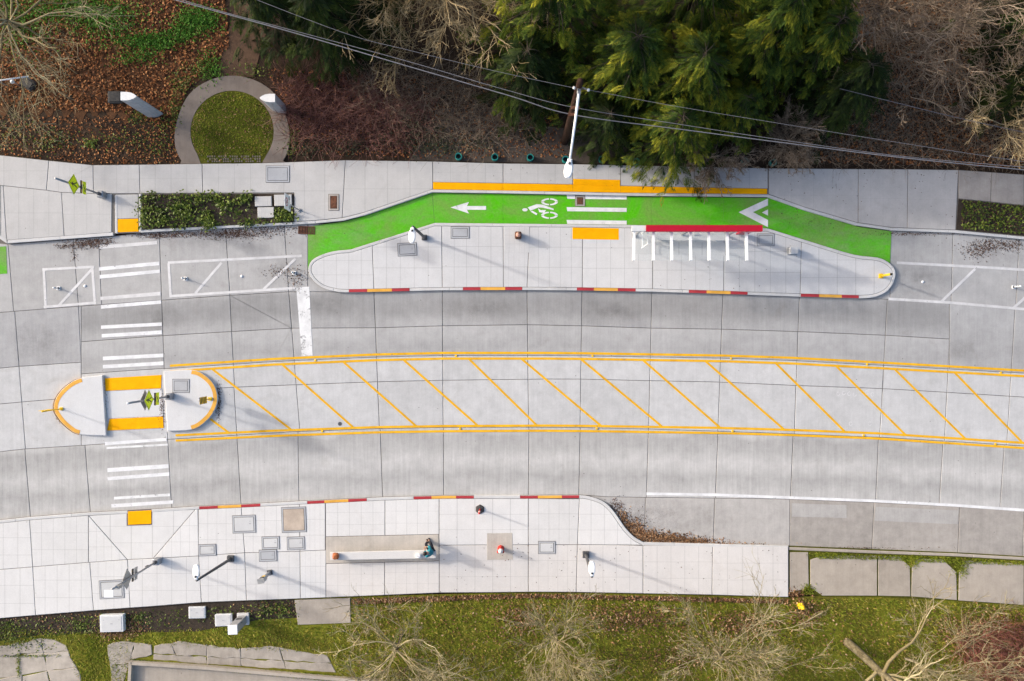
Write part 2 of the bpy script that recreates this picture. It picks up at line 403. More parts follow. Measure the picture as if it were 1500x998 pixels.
M['twig_tan'] = TW('tan_twigs', [(0, (.17, .12, .06)), (.5, (.34, .25, .13)), (1, (.54, .44, .27))])
M['twig_red'] = TW('reddish_twigs', [(0, (.07, .03, .026)), (.5, (.16, .07, .06)), (1, (.30, .16, .13))])
M['twig_rust'] = TW('rusty_stems', [(0, (.13, .045, .035)), (.5, (.30, .11, .08)), (1, (.48, .22, .15))])
M['leaf_brown'] = island('fallen_leaves', [(0, (.03, .012, .005)), (.4, (.14, .046, .014)), (.75, (.31, .11, .033)), (1, (.50, .24, .095))], .75)
M['leaf_pink'] = island('fallen_leaves_pale', [(0, (.05, .026, .012)), (.4, (.15, .072, .032)), (.8, (.29, .155, .075)), (1, (.50, .34, .20))], .75)
M['leaf_debris'] = island('gutter_debris', [(0, (.03, .02, .015)), (.5, (.08, .045, .03)), (1, (.19, .11, .075))], .9)
M['ivy'] = island('groundcover_leaves', [(0, (.02, .032, .005)), (.4, (.07, .105, .010)), (.75, (.15, .20, .018)), (1, (.25, .29, .05))], .55, .15, .35, (.8, .35))
M['ivy_dark'] = island('dark_groundcover_leaves', [(0, (.010, .016, .005)), (.5, (.03, .042, .012)), (1, (.09, .105, .05))], .55, .1, .35)
M['fern'] = island('bright_green_weeds', [(0, (.03, .08, .006)), (.5, (.07, .20, .015)), (1, (.15, .31, .04))], .6, .2)
M['grass'] = island('grass_blades', [(0, (.12, .085, .02)), (.3, (.14, .165, .014)), (.6, (.20, .265, .018)), (.85, (.37, .32, .05)), (1, (.54, .43, .19))], .65, .25, .2, (.5, .45))
M['grass_dry'] = island('dry_grass_blades', [(0, (.20, .16, .024)), (.5, (.37, .30, .045)), (1, (.56, .44, .15))], .7, .25, .2, (.7, .4))
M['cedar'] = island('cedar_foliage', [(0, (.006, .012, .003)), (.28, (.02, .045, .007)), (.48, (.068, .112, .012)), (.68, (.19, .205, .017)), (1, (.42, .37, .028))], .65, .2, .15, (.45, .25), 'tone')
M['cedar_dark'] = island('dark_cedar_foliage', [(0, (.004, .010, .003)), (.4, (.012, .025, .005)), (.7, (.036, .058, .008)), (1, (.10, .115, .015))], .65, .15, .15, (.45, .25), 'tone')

m = M['tactile']; nt = m.node_tree; b = nt.nodes['Principled BSDF']
gp = N(nt, 'ShaderNodeVectorMath', {0: N(nt, 'ShaderNodeNewGeometry').outputs['Position'], 1: (16, 16, 0)}, operation='MULTIPLY').outputs[0]
vo = N(nt, 'ShaderNodeTexVoronoi', {'Vector': gp, 'Scale': 1.0, 'Randomness': 0.0})
nt.links.new(N(nt, 'ShaderNodeBump', {'Height': maprange(nt, vo.outputs['Distance'], .15, .4, 1, 0), 'Strength': .5, 'Distance': .02}).outputs[0], b.inputs['Normal'])
# ------------------------------------------------------------------ setting: ground
def gridsheet(name, x0, x1, y0, y1, z, mat): return mesh_obj(name, [(x0, y0, z), (x1, y0, z), (x1, y1, z), (x0, y1, z)], [(0, 1, 2, 3)], mat)
tag(gridsheet('ground', -400, 400, -400, 400, -.06, M['soil']), 'dark brown woodland soil around the street', kind='structure')

# road joints (photo pixels): A north lane edge .. E south kerb
A = [(-60, 462), (0, 458), (115, 449), (238, 440), (337, 433), (423, 427.5), (547, 428), (648, 425.5), (772, 425), (955, 427.5), (1059, 431), (1171, 435), (1260, 437), (1393, 442.5), (1500, 452), (1560, 458)]
B = [(118, 501), (238, 492), (339, 486), (427, 481), (550, 480.5), (649, 477.6), (772, 476), (852, 477.6), (955, 481), (1057, 482.5), (1169, 486), (1299, 491.5), (1391, 497), (1560, 510)]
Bp = [(-60, 544), (0, 539.6), (28, 537), (119, 531), (150, 529)]
YT = [(249, 536), (400, 526), (549, 519.5), (649, 517.2), (800, 517.2), (852, 517.6), (1057, 521), (1160, 524.3), (1295, 531.5), (1500, 543), (1560, 547)]
C = [(-60, 597), (0, 592), (81, 585), (245, 573), (324, 568.5), (400, 565.2), (553, 559.5), (648, 557.4), (800, 555.5), (852, 555.6), (953, 558), (1055, 560), (1166, 565), (1293, 569.5), (1387, 575), (1500, 582), (1560, 586)]
D = [(-60, 666), (0, 662), (36, 658), (124, 652.5), (245, 644), (350, 637.5), (438, 632.5), (551, 628.5), (648, 626.5), (772, 626), (852, 626.8), (955, 629), (1057, 632), (1162, 636), (1293, 641), (1387, 646.5), (1500, 653.5), (1560, 658)]
E = [(-60, 766), (0, 762), (43, 757.5), (126, 751), (187, 748), (249, 744.5), (287, 742), (352, 739), (438, 734.5), (560, 728.5), (650, 726), (773, 726), (848, 725.3), (891, 728), (947, 729), (1048, 730), (1158, 731.5), (1281, 736.5), (1405, 742.5), (1500, 748.5), (1560, 752)]
NT = [(-60, 350), (11, 358), (169, 346), (206, 341), (430, 329), (451, 328), (1304, 338), (1400, 341), (1500, 351), (1560, 357)]
SB = [(848, 725.6), (862, 727.2), (880, 735), (905, 757), (929, 786), (943, 795), (1045, 797), (1155, 800), (1277, 805), (1403, 810), (1500, 815.5), (1560, 819)]

road = sheet('road', [(-60, 345), (1560, 345), (1560, 830), (-60, 830)], -.004, M['joint']); tag(road, 'grey concrete roadway of rectangular slabs with a hatched median', kind='structure')
T = {1: ((21.6, 456), (28, 538)), 2: ((115, 449), (119, 531)), 4: ((234, 357), (240.6, 543)), 5: ((336.7, 433), (341.6, 527)), 6: ((423, 426), (434, 565)), 7: ((548, 428), (556.3, 640)),
     8: ((648, 426), (649.6, 700)), 9: ((772, 425), (775, 679)), 10: ((852.7, 426), (849, 679)), 11: ((955, 427.6), (949, 679)), 12: ((1059, 431), (1050, 679)), 13: ((1171, 435), (1165, 600)),
     14: ((1300, 436), (1291, 600)), 15: ((1393.5, 442), (1386, 600)), 16: ((1487, 454), (1478, 600))}
TE = {1: ((36.5, 658), (44.6, 757)), 2: ((124.5, 652), (132.5, 751)), 4: ((245, 632), (251.5, 744)), 5: ((347.5, 646), (353, 736)), 6: ((436, 600), (438, 734)), 7: ((556, 600), (560.6, 728)),
      8: ((649.5, 627), (650, 726)), 9: ((775, 635), (774, 726)), 10: ((850, 627), (848, 725)), 11: ((950, 630), (947, 729)), 12: ((1052, 630), (1048, 729)), 13: ((1163.6, 600), (1158, 730)),
      14: ((1289, 600), (1282.6, 735)), 15: ((1384.5, 600), (1376, 739)), 16: ((1475, 600), (1465, 740.6))}
Z0 = .02
def row(up, lo, xa, xb, lines, mat, lane=True):
    poly = sub(up, xa, xb) + sub(lo, xa, xb)[::-1]
    for c_ in cells(poly, lines): slab(road, c_, Z0, .02, mat, lane=(up, lo) if lane else None)
row(NT, A, -60, 1304, [((12, 360), (20, 456)), ((108, 360), (115, 449)), ((145, 357), (149, 449)), T[4], ((331, 345), (337, 433)), ((417, 338), (423, 427)), ((451, 340), (451, 430)), ((700, 340), (700, 430)), ((950, 330), (950, 430))], M['road_park'])
row(NT, A, 1304, 1560, [((1396, 342), (1393.5, 442)), ((1493, 352), (1488, 452))], M['road_park'])
row(A, Bp, -60, 119, [T[1], T[2]], M['road_int'])
row(A, B, 119, 1391, [T[k] for k in (4, 5, 6, 7, 8, 9, 10, 11, 12, 13, 14, 15)], M['road_wb'])
YTm = [(119, 548), (240, 540)] + [(x, y + 4) for x, y in YT]
row(B, YTm, 119, 1391, [T[k] for k in (4, 5, 6, 7, 8, 9, 10, 11, 12, 13, 14, 15)], M['road_wb2'])
row(A, YTm, 1391, 1560, [T[16]], M['road_wb2'])
row(Bp, C, -60, 119, [T[1]], M['road_mid'])
row(C, D, -60, 119, [T[1]], M['road_mid'])
row(YTm, C, 119, 1560, [T[k] for k in (4, 5, 6, 7, 8, 9, 10, 11, 12, 13, 14, 15, 16)], M['road_mid'])
row(C, D, 119, 1560, [TE[4], TE[5]] + [T[k] for k in (6, 7, 8, 9, 10, 11, 12, 13, 14, 15, 16)], M['road_mid'])
row(D, E, -60, 1560, [TE[k] for k in sorted(TE)], M['road_eb'])
row(E, SB, 866, 1157, [((945.5, 730), (944, 793)), ((1047, 731), (1045, 796))], M['road_bay'])
row(E, SB, 1157, 1560, [((1280.6, 736), (1277, 805)), ((1406, 742), (1403, 810)), ((1500, 748), (1498, 815))], M['road_old'])

# markings
def bars(pts, mat, name, parent=road): return mark(parent, name, pts, mat)
CW = [[(145, 360), (230, 353), (230, 358), (145, 365)], [(145, 391.7), (233.4, 383.3), (233.4, 388.7), (145, 396.8)], [(146, 403), (234, 395), (234, 400), (146, 408.5)],
      [(147, 435), (235, 427.5), (235, 433), (147, 440)], [(148, 447), (236, 440), (236, 445), (148, 452.5)], [(148, 477), (237, 472.5), (237, 477.5), (148, 482)],
      [(149, 489.6), (237, 484), (237, 489.6), (149, 494.7)], [(150.7, 522.6), (239.4, 518), (239.4, 523.4), (150.7, 528)], [(150.7, 534.8), (239.4, 529.6), (239.4, 535), (150.7, 540)],
      [(154, 647.7), (244, 641.7), (244, 646), (154, 652.5)], [(157.4, 686), (247, 680), (247, 686), (157.4, 692)], [(157, 699), (248, 692), (248, 697), (158, 704)],
      [(163, 738.6), (253.7, 733), (253.7, 738), (163, 744)]]
for i, q in enumerate(CW): bars(q, M['white_faint' if i in (0, 3) else 'white'], 'crosswalk_bar')
bars([(167, 728), (249, 723), (249, 727), (167, 732)], M['white_old'], 'crosswalk_bar')
bars([(156, 655), (246, 650), (246, 653), (156, 658)], M['white_old'], 'crosswalk_bar')
def ln(pl, w, mat, name='lane_line', parent=road, z=.026): return mark(parent, name, lineband(pl, w), mat, z)
for pl in ([(62, 395), (138, 391)], [(64, 393), (67, 452)], [(135, 390), (139, 446)], [(64, 450), (140.6, 443.5)], [(135, 394), (85, 449)]): ln(pl, 3.7, M['white_faint'], 'hatch_line', z=.026 + random.random() * .003)
for pl in ([(246, 385), (442, 375)], [(247, 386), (250, 436)], [(250, 434), (433, 422)], [(324.6, 385), (286, 430)], [(433, 379), (386, 424)]): ln(pl, 3.7, M['white_faint'], 'hatch_line', z=.026 + random.random() * .003)
for pl in ([(1313.6, 385), (1430, 391), (1540, 398)], [(1301.5, 438), (1393, 443.5), (1500, 453), (1540, 457)], [(1428.6, 394), (1379, 442)], [(1504, 434), (1485, 451)]): ln(pl, 3.8, M['white_faint'], 'hatch_line', z=.026 + random.random() * .003)
mark(road, 'stop_bar', [(434, 421), (453, 420), (458, 521), (442, 522)], M['white_old'])
ln([(947, 723.5), (1048, 725), (1100, 727), (1281, 734), (1400, 740.5), (1500, 747.5), (1550, 751)], 4, M['white'])
up2 = shift(YT, 8.3); bot = [(257, 638), (400, 631.2), (549, 626), (649, 624.3), (800, 623.6), (852, 624), (1055, 627), (1160, 630), (1287, 635), (1500, 649), (1550, 653)]; bot2 = shift(bot, 7.6)
for pl in (YT, up2, bot, bot2): ln(pl, 3.3, M['yellow'], z=.030)
for a, b_ in (((311, 541), (425.7, 629)), ((412, 533), (517, 626)), ((501.4, 529), (609.6, 624.5)), ((590.7, 527), (699, 623)), ((686.7, 525.8), (786, 623)), ((764, 526), (880, 623.7)),
              ((850.6, 526), (969.6, 625)), ((941, 527), (1054, 626)), ((1033, 529), (1148, 629)), ((1136, 532), (1237, 632)), ((1224.5, 536), (1326, 637)), ((1309.6, 540), (1414, 643)), ((1397.5, 545), (1498, 649)), ((308, 614), (335, 634))):
    ln([a, b_], 3.1, M['yellow'], 'hatch_line', z=.028)
m, nt, b = newmat('oil_and_dirt_stain')
gv = N(nt, 'ShaderNodeVectorMath', {0: N(nt, 'ShaderNodeTexCoord').outputs['Generated'], 1: (.5, .5, .5)}, operation='SUBTRACT').outputs[0]
gv = N(nt, 'ShaderNodeVectorMath', {0: gv, 1: (1, 1, 0)}, operation='MULTIPLY').outputs[0]
dist_ = N(nt, 'ShaderNodeVectorMath', {0: gv}, operation='LENGTH').outputs['Value']
al = math_(nt, 'MULTIPLY', maprange(nt, dist_, .05, .48, 1, 0), maprange(nt, noise(nt, 2.2, 8, rough=.72), .36, .68, 0, .22))
b.inputs['Base Color'].default_value = (.075, .06, .05, 1); b.inputs['Roughness'].default_value = .8; b.inputs['Specular IOR Level'].default_value = .1
mx = N(nt, 'ShaderNodeMixShader', {0: al, 1: N(nt, 'ShaderNodeBsdfTransparent').outputs[0], 2: b.outputs[0]}); nt.links.new(mx.outputs[0], nt.nodes['Material Output'].inputs[0]); M['stain'] = m
for cx, cy, rx, ry in ((1408, 512, 26, 18), (330, 352, 130, 22), (120, 362, 60, 18), (405, 398, 45, 24), (1455, 372, 70, 26), (1350, 410, 60, 30), (700, 452, 90, 22), (900, 458, 60, 22), (235, 470, 50, 30), (1010, 762, 110, 34), (935, 760, 60, 40), (480, 445, 50, 22), (60, 500, 60, 40)):
    mark(road, 'stain', [(cx + rx * math.cos(t), cy + ry * math.sin(t)) for t in np.linspace(0, 2 * PI, 25)[:-1]], M['stain'], .0245)
M['road_patch'] = concrete('road_concrete_patch', (.40, .385, .37), patch=.15, amt=.2)
for q in ([(1160, 737.5), (1240, 740), (1240, 759), (1160, 757)], [(1283, 742.5), (1404, 748), (1402.5, 768), (1281, 763)]): mark(road, 'patch', q, M['road_patch'], .0245)
# faint survey chalk on the median slabs
for cx, cy in ((1228, 577), (1236, 576), (1244, 577), (1252, 578), (1278, 578), (1270, 575), (1246, 621), (1274, 621)):
    pts = [(cx + 2.3 * math.cos(t) , cy + 2.8 * math.sin(t)) for t in np.linspace(0, random.uniform(4, 6), 9)]; ln(pts, .9, M['white_faint'], 'chalk_mark')

# ------------------------------------------------------------------ pavements
def walk(name, label, outline, base_z=.145): 
    p = wpoly(outline, base_z); mb = MB().prism(p, -.02, base_z); o = mb.build(name, M['joint']); return tag(o, label, kind='structure')
ZW = .165
def kerbrun(parent, pl, w, paints=(), seg=85, z=ZW, mat='kerb'):
    """kerb stones along a px polyline, some painted"""
    L = [0]
    for a, b_ in zip(pl, pl[1:]): L.append(L[-1] + math.hypot(b_[0] - a[0], b_[1] - a[1]))
    def pt(s):
        for i in range(len(L) - 1):
            if s <= L[i + 1] + 1e-6: t = (s - L[i]) / max(L[i + 1] - L[i], 1e-6); return (pl[i][0] + t * (pl[i + 1][0] - pl[i][0]), pl[i][1] + t * (pl[i + 1][1] - pl[i][1]))
        return pl[-1]
    def s_at(x):
        for i in range(len(pl) - 1):
            lo, hi = sorted((pl[i][0], pl[i + 1][0]))
            if lo <= x <= hi and hi > lo: return L[i] + abs(x - pl[i][0]) / (hi - lo) * (L[i + 1] - L[i])
        return None
    cuts = [(0, None), (L[-1], None)]; ints = []
    for xa, xb, mk in paints:
        a, b_ = s_at(xa), s_at(xb)
        if a is None or b_ is None: continue
        ints.append((min(a, b_), max(a, b_), mk))
    br = sorted({0, round(L[-1], 3)} | {round(v, 3) for i in ints for v in i[:2]}); full = [br[0]]
    for v in br[1:]:
        k = max(1, round((v - full[-1]) / seg)); a = full[-1]; full += [a + (v - a) * (j + 1) / k for j in range(k)]
    for a, b_ in zip(full, full[1:]):
        if b_ - a < 2: continue
        ss = [a] + [v for v in L if a + .3 < v < b_ - .3] + [b_]; run = [pt(v) for v in ss]
        # tangents from the full line keep neighbours flush
        ins = shift(run, w)
        mk = next((k for i, j, k in ints if i - .5 <= a and b_ <= j + .5), None)
        o = slab(parent, run + ins[::-1], z, .16, M[mat], 'kerb', gap=.004, cham=.02, dz=.002)
        if mk: o.data.materials[0] = M['kerb']; mark(parent, 'kerb_paint', shift(run, 0.4) + shift(run, w - .2)[::-1], M[mk], z + .005)

RY = lambda *g: [t for a, b_, c_, d in g for t in ((a, b_, 'red_kerb'), (b_, c_, 'yel_kerb'), (c_, d, 'red_kerb'))]

# --- south pavement
S_curve = smooth_open([(848, 725.3), (862, 727), (880.6, 733), (894, 743), (905, 757), (916, 773), (929, 786.5), (943, 794.5)], 4)
S_top = [p for p in E if p[0] < 848] + S_curve + [(1045, 797), (1155, 800)]
S_bot = [(-60, 911), (0, 906), (52, 901.5), (137, 894.5), (190.6, 890.6), (220, 888.6), (295, 882.6), (361, 880), (430, 877.5), (515, 874), (644, 868.5), (720, 868), (774, 867.3), (844, 867.6), (960, 870), (1043, 871.6), (1155, 875)]
Mid = [(-60, 839), (0, 834.7), (48, 830.7), (131.6, 824), (186.6, 820), (225.5, 818.2), (250, 817), (291, 814.7), (358.5, 810), (439, 807.8), (477, 806), (644, 799), (711, 798.5), (846, 798), (942.5, 799), (1155, 801)]
sw = walk('pavement_south', 'pale concrete pavement along the lower side of the road', S_top + S_bot[::-1])
S_in = shift(S_top, 4.6)
kerbrun(sw, sub(S_top, -60, 187), 4.6); kerbrun(sw, sub(S_top, 222, 1155), 4.6, RY((292, 319, 353, 381), (450, 475, 510, 537), (606, 632, 668, 694), (762, 788, 823, 848.5)))
S_in_f = [p for p in S_in if p[0] < 944]
upper = [((43, 757), (48, 831)), ((126, 753), (131.6, 824)), ((288, 742), (291, 815)), ((353, 739.5), (358.5, 810)), ((438.7, 735), (439.5, 808)), ((475.5, 736), (477, 790)), ((642, 727), (643.7, 800)), ((774, 720), (774, 798)), ((849, 726), (846, 798))]
def srow(xa, xb, up, lo, lines, mat):
    poly = sub(up, xa, xb) + sub(lo, xa, xb)[::-1]
    for c_ in cells(poly, lines): slab(sw, c_, ZW, .03, mat)
Sx = [p for p in S_in if p[0] <= 848]
# upper row, left of the crossing, ramp fan, right to the bench
srow(-60, 129.6, Sx, Mid, [upper[0]], M['walk_s'])
slab(sw, [(129.6, 755.5), (129.6, 824.2), (186.6, 820)], ZW, .03, M['walk_s'])
slab(sw, [(129.6, 755.5), (180, 752.5), (186, 752), (186, 770), (222, 769), (222, 749), (286, 746.5), (224.5, 818.3), (186.6, 820)], ZW - .012, .03, M['walk_s'])
slab(sw, [(286, 746.5), (290, 746), (291, 814.7), (224.5, 818.3)], ZW, .03, M['walk_s'])
srow(290.5, 476.5, Sx, Mid, [upper[3], upper[4]], M['walk_s'])
padT = [(477, 786.5), (643, 783)]; padB = [(477, 826), (643.5, 822)]
srow(477, 643.3, Sx, [(477, 786.5), (643.3, 783)], [((564, 728), (564, 786))], M['walk_s'])
slab(sw, padT + padB[::-1], ZW, .03, M['pad'])
srow(477.5, 643.5, [(477, 826), (643.5, 822)], S_bot, [((563.5, 822), (563.5, 875))], M['walk_s2'])
for c_ in cells(sub(Sx, 643.3, 848) + [p for p in S_in if 848 < p[0] < 944] + [(942.5, 799)] + sub(Mid, 643.3, 900)[::-1], [upper[7], upper[8]]): slab(sw, c_, ZW, .03, M['walk_s'])
srow(-60, 477.5, Mid, S_bot, [((48, 831), (52, 901)), ((131.6, 824), (137, 894)), ((186.6, 820), (190.6, 890.6)), ((291, 815), (295, 882)), ((358.5, 810), (361, 880)), ((439.5, 808), (440, 877))], M['walk_s'])
srow(643.5, 942, Mid, S_bot, [((774, 798), (774, 867)), ((846, 798), (844, 867))], M['walk_s2'])
srow(942, 1155, Mid, S_bot, [((1044, 797), (1043, 871))], M['walk_s2'])
slab(sw, [(713, 781), (751, 780.5), (752, 820.5), (713, 821)], ZW + .006, .03, M['pad'], 'hydrant_pad')
slab(sw, [(187, 749.3), (222, 747.3), (222, 768), (187, 769.6)], ZW + .004, .03, M['tactile'], 'tactile_panel')
slab(sw, [(431, 879), (513, 876), (514, 913), (436, 916)], .10, .1, M['walk_old'], 'slab')

# --- old pavement and kerb, far right
op = walk('old_pavement', 'weathered brown concrete pavement slabs at the lower right', [(1156, 800), (1277, 805), (1403, 810), (1560, 819), (1560, 891), (1402, 880), (1285, 874), (1200, 873), (1156, 868)], .10); op.data.materials[0] = M['moss']
oldtop = [(1156, 801.5), (1277, 806.5), (1403, 811), (1560, 820)]
kerbrun(op, oldtop, 4.5, (), 120, .13, 'walk_old')
for q in ([(1157, 809), (1184, 809), (1185, 860), (1176, 864), (1157, 868)], [(1187, 820), (1205, 814), (1285, 814), (1285, 873), (1205, 873), (1187, 861)], [(1286.5, 815), (1316, 815), (1333, 830), (1334, 874), (1286.5, 873)],
          [(1336, 828), (1340, 818), (1380, 819), (1401, 838), (1402, 879.5), (1335, 874)], [(1405, 836), (1412, 821), (1500, 826), (1500, 886.5), (1404, 880)], [(1502, 826), (1560, 829), (1560, 891), (1502, 886.5)]):
    slab(op, q, .125, .03, M['walk_old'], gap=.008)

# --- north pavement
N_top = [(-60, 222), (0, 227.5), (72, 235.5), (136, 242), (204, 241.3), (296, 240), (385, 239), (505.5, 234.7), (634, 236.6), (737, 239.5), (839, 240.5), (909, 242), (1126, 246.5), (1257, 247.7), (1330, 248), (1404, 249), (1453, 252.5), (1500, 256), (1560, 261)]
N_bot = [(-60, 325), (-5, 347), (10, 357), (90, 351), (166, 345.5), (168, 342), (206, 341), (430, 329.5), (464, 327.5), (503, 323.6), (533, 316), (633, 282), (737, 283.5), (909, 287), (1125, 289), (1177, 307.6), (1255, 330.6), (1307, 338), (1399, 341.4), (1500, 351), (1560, 357)]
nw = walk('pavement_north', 'light grey concrete pavement along the wooded bank', N_top + N_bot[::-1])
kerbrun(nw, [p for p in N_bot if p[0] <= 166][::-1], 5.0); kerbrun(nw, [p for p in N_bot if p[0] >= 206][::-1], 4.2)
kerbrun(nw, [(168.5, 342), (168, 286)], 4, (), 70); kerbrun(nw, [(203, 284), (203.5, 340)], -4, (), 70)
def nslab(q, mat='walk_n', z=ZW): slab(nw, q, z, .03, M[mat])
Nb_in = shift(N_bot, -4.6)
mn = [(-60, 266), (0, 271.7), (68.5, 279), (90, 282), (144, 284), (205, 283.5), (430, 282.5)]
for c_ in cells(sub(N_top, -60, 391) + sub(mn, -60, 391)[::-1], [((71.6, 235), (68, 279)), ((136.3, 242), (137, 283)), ((204, 241), (205, 284)), ((296, 240), (297, 282))]): nslab(c_)
for c_ in cells(sub(mn, -60, 164) + [(163.5, 340.8)] + [(90, 346.2), (11, 352), (-5, 343), (-60, 320)], [((5, 277), (10, 357)), ((90, 282), (94, 345)), ((1, 150), (1, 151))]): nslab(c_)
nslab([(169, 285), (202.5, 284.5), (203, 320), (169.5, 321)], z=ZW - .008)
slab(nw, [(169.5, 321), (203, 320), (203.5, 339.8), (170, 341)], ZW - .010, .03, M['tactile'], 'tactile_panel')
for c_ in cells(sub(N_top, 385.5, 634) + [(634, 277.5), (533, 311.5), (503, 319), (464, 323), (431, 325), (431, 282.5), (386, 282.5)], [((506, 235), (501, 324))]): nslab(c_)
nslab([(431, 325), (431, 320), (437, 314.5), (459, 313.5), (464, 323)], z=ZW + .003)
tacT = [(634.5, 267), (737, 268.5), (839, 271), (839, 262.5), (909, 264), (909, 273), (1125, 277.5)]
TT = [(634.5, 267), (839, 270.3), (909, 272.5), (1125, 276.5)]
for c_ in cells(sub(N_top, 634, 1125) + sub(TT, 634, 1125)[::-1], [((737, 239), (737, 283)), ((839, 240), (839, 285)), ((909, 242), (909, 286)), ((1017, 242), (1017, 286))]): nslab(c_)
TL = [(634.5, 277.5), (839, 281), (909, 282.5), (1125, 284.5)]
for xa, xb in ((634.5, 737), (737, 839), (839, 909), (909, 1017), (1017, 1124)): slab(nw, sub(TT, xa, xb) + sub(TL, xa, xb)[::-1], ZW, .04, M['tactile'], 'tactile_panel', gap=.004)
slab(nw, [(839.5, 262), (908.5, 263.5), (908.5, 272.6), (839.5, 270.4)], ZW + .004, .03, M['tactile'], 'tactile_panel', gap=.003)
for c_ in cells(sub(N_top, 1126, 1404) + [(1400, 337), (1307, 333.5), (1255, 326), (1177, 303), (1126, 284.5)], [((1257.5, 247), (1257, 330)), ((1330, 248), (1329, 335))]): nslab(c_, 'walk_nr')
for c_ in cells(sub(N_top, 1404, 1560) + [(1560, 306), (1500, 301), (1404, 291)], [((1453, 252), (1451, 297)), ((1500, 255), (1500, 302))]): nslab(c_, 'walk_dirty')
def bed(name, label, poly, z, mat): return tag(MB().prism(wpoly(poly, z), z - .03, z).build(name, mat), label, kind='structure')
bed('planting_bed', 'dark soil bed set into the pavement beside the crossing', [(208, 285), (430, 284), (430, 325.5), (208, 336.5)], .175, M['mulch'])
bed('planting_bed', 'dark soil bed set into the pavement at the right edge', [(1404.5, 292), (1500, 302), (1560, 307.5), (1560, 351), (1500, 345.5), (1401, 336.5)], .175, M['mulch'])

for lb, q in (('upper left of three concrete pads in the planting bed', [(373, 288), (397.5, 287.5), (398, 302), (373.5, 302.5)]), ('lower of three concrete pads in the planting bed', [(377, 304), (401, 303.5), (401.5, 319), (377.5, 319.5)]), ('concrete pad in the right corner of the planting bed', [(401.5, 285.5), (427, 285), (427.5, 301.5), (402, 302)])):
    o = slab(None, q, .25, .08, M['walk_n'], 'concrete_pad', gap=0, cham=.02); tag(o, lb, 'pad', 'concrete pads in the bed')
# --- bike lane
G_top = [(451, 333), (464, 330), (503, 325), (533, 317), (633, 283), (737, 284.3), (909, 288), (1125, 290), (1177, 308.6), (1255, 331.6), (1306, 339)]
G_bot = [(451, 396), (456, 382), (473, 373), (493, 368), (513, 366), (528, 361.5), (637, 327.5), (750, 328.5), (920, 330.5), (1116, 335), (1126, 336), (1250, 374), (1285, 378), (1304, 386)]
bl = tag(sheet('bike_lane', G_top + G_bot[::-1], .022, M['joint']), 'bright green painted cycle lane curving behind the bus platform', kind='structure')
for c_ in cells(G_top + G_bot[::-1], [((633, 280), (637, 330)), ((737, 280), (737, 330)), ((839, 280), (839, 335)), ((955, 280), (955, 340)), ((1060, 280), (1060, 340)), ((1128, 280), (1126, 340))]):
    slab(bl, c_, .035, .012, M['green'], gap=.004, cham=.003, dz=0)
mark(road, 'cycle_lane_end', [(-60, 366), (9, 361), (10.5, 401), (-60, 405)], M['green'], .027)
wz = .042
mark(bl, 'arrow', [(660, 304), (687, 296), (684, 302), (712, 302), (712, 307.5), (684, 307.5), (687, 313)], M['white'], wz)
for (cx, cy) in ((805, 295.8), (805, 315.5)):
    for a0 in (5, 95, 185, 275):
        an = [math.radians(a0 + t) for t in np.linspace(0, 80, 9)]
        mark(bl, 'bicycle_symbol', [(cx + 12.3 * math.cos(t), cy + 5.2 * math.sin(t)) for t in an] + [(cx + 8.2 * math.cos(t), cy + 3.2 * math.sin(t)) for t in an[::-1]], M['white'], wz)
mark(bl, 'bicycle_symbol', [(765 + 4 + 4 * math.cos(t), 307.5 + 2.4 * math.sin(t)) for t in np.linspace(0, 2 * PI, 13)[:-1]], M['white'], wz)
mark(bl, 'bicycle_symbol', [(773, 304), (786, 299.3), (795, 300), (811, 306), (811, 308), (795, 304.5), (789, 304), (777, 309)], M['white'], wz)
mark(bl, 'bicycle_symbol', [(780, 309), (787, 313), (786, 315.5), (777, 310)], M['white'], wz)
mark(bl, 'bicycle_symbol', [(788, 305), (792, 308), (800, 308), (797, 312), (790, 311)], M['white'], wz)
for y in (285.4, 303.6, 322.3): mark(bl, 'crosswalk_bar', [(830, y), (918, y + 1.2), (918, y + 7), (831, y + 6)], M['white'], wz)
mark(bl, 'chevron', [(1082, 311), (1125, 291), (1125, 301), (1103, 311), (1125, 322.5), (1125, 333)], M['white'], wz)
mark(bl, 'chevron', [(1116, 311.5), (1125, 307), (1125, 316)], M['white'], wz)

# --- bus platform island
I_top = [(637, 326.7), (750, 327.7), (920, 329.6), (1116, 334), (1126, 335)]
I_out = smooth_open([(1126, 335), (1190, 355), (1250, 373), (1285, 377.4), (1301, 384), (1310.5, 394), (1312, 405), (1307, 418), (1297, 429), (1279, 436), (1258, 437.5)], 3)
I_low = [(1171, 435), (1059, 431), (955, 427.8), (853, 426), (772, 425.3), (648, 425.7), (548, 428)]
I_left = smooth_open([(548, 428), (508, 428.7), (490, 427), (472, 421.5), (458, 410), (451.5, 396), (456.5, 382), (473, 372.7), (493, 367.5), (513, 365.5), (528, 361), (637, 326.7)], 3)
I_all = I_top[:-1] + I_out + I_low[:-1] + I_left[:-1]
isl = walk('bus_platform', 'pale concrete bus stop platform between the cycle lane and the road', I_all)
kerbrun(isl, I_all + [I_all[0]], 4.4, RY((511, 538, 574, 600), (678, 704, 740, 765), (845, 870, 905, 931), (1009, 1035, 1070, 1095), (1173, 1200, 1233, 1258)) if False else ())
lowline = [(1262, 437.5)] + I_low + [(508, 428.7)]
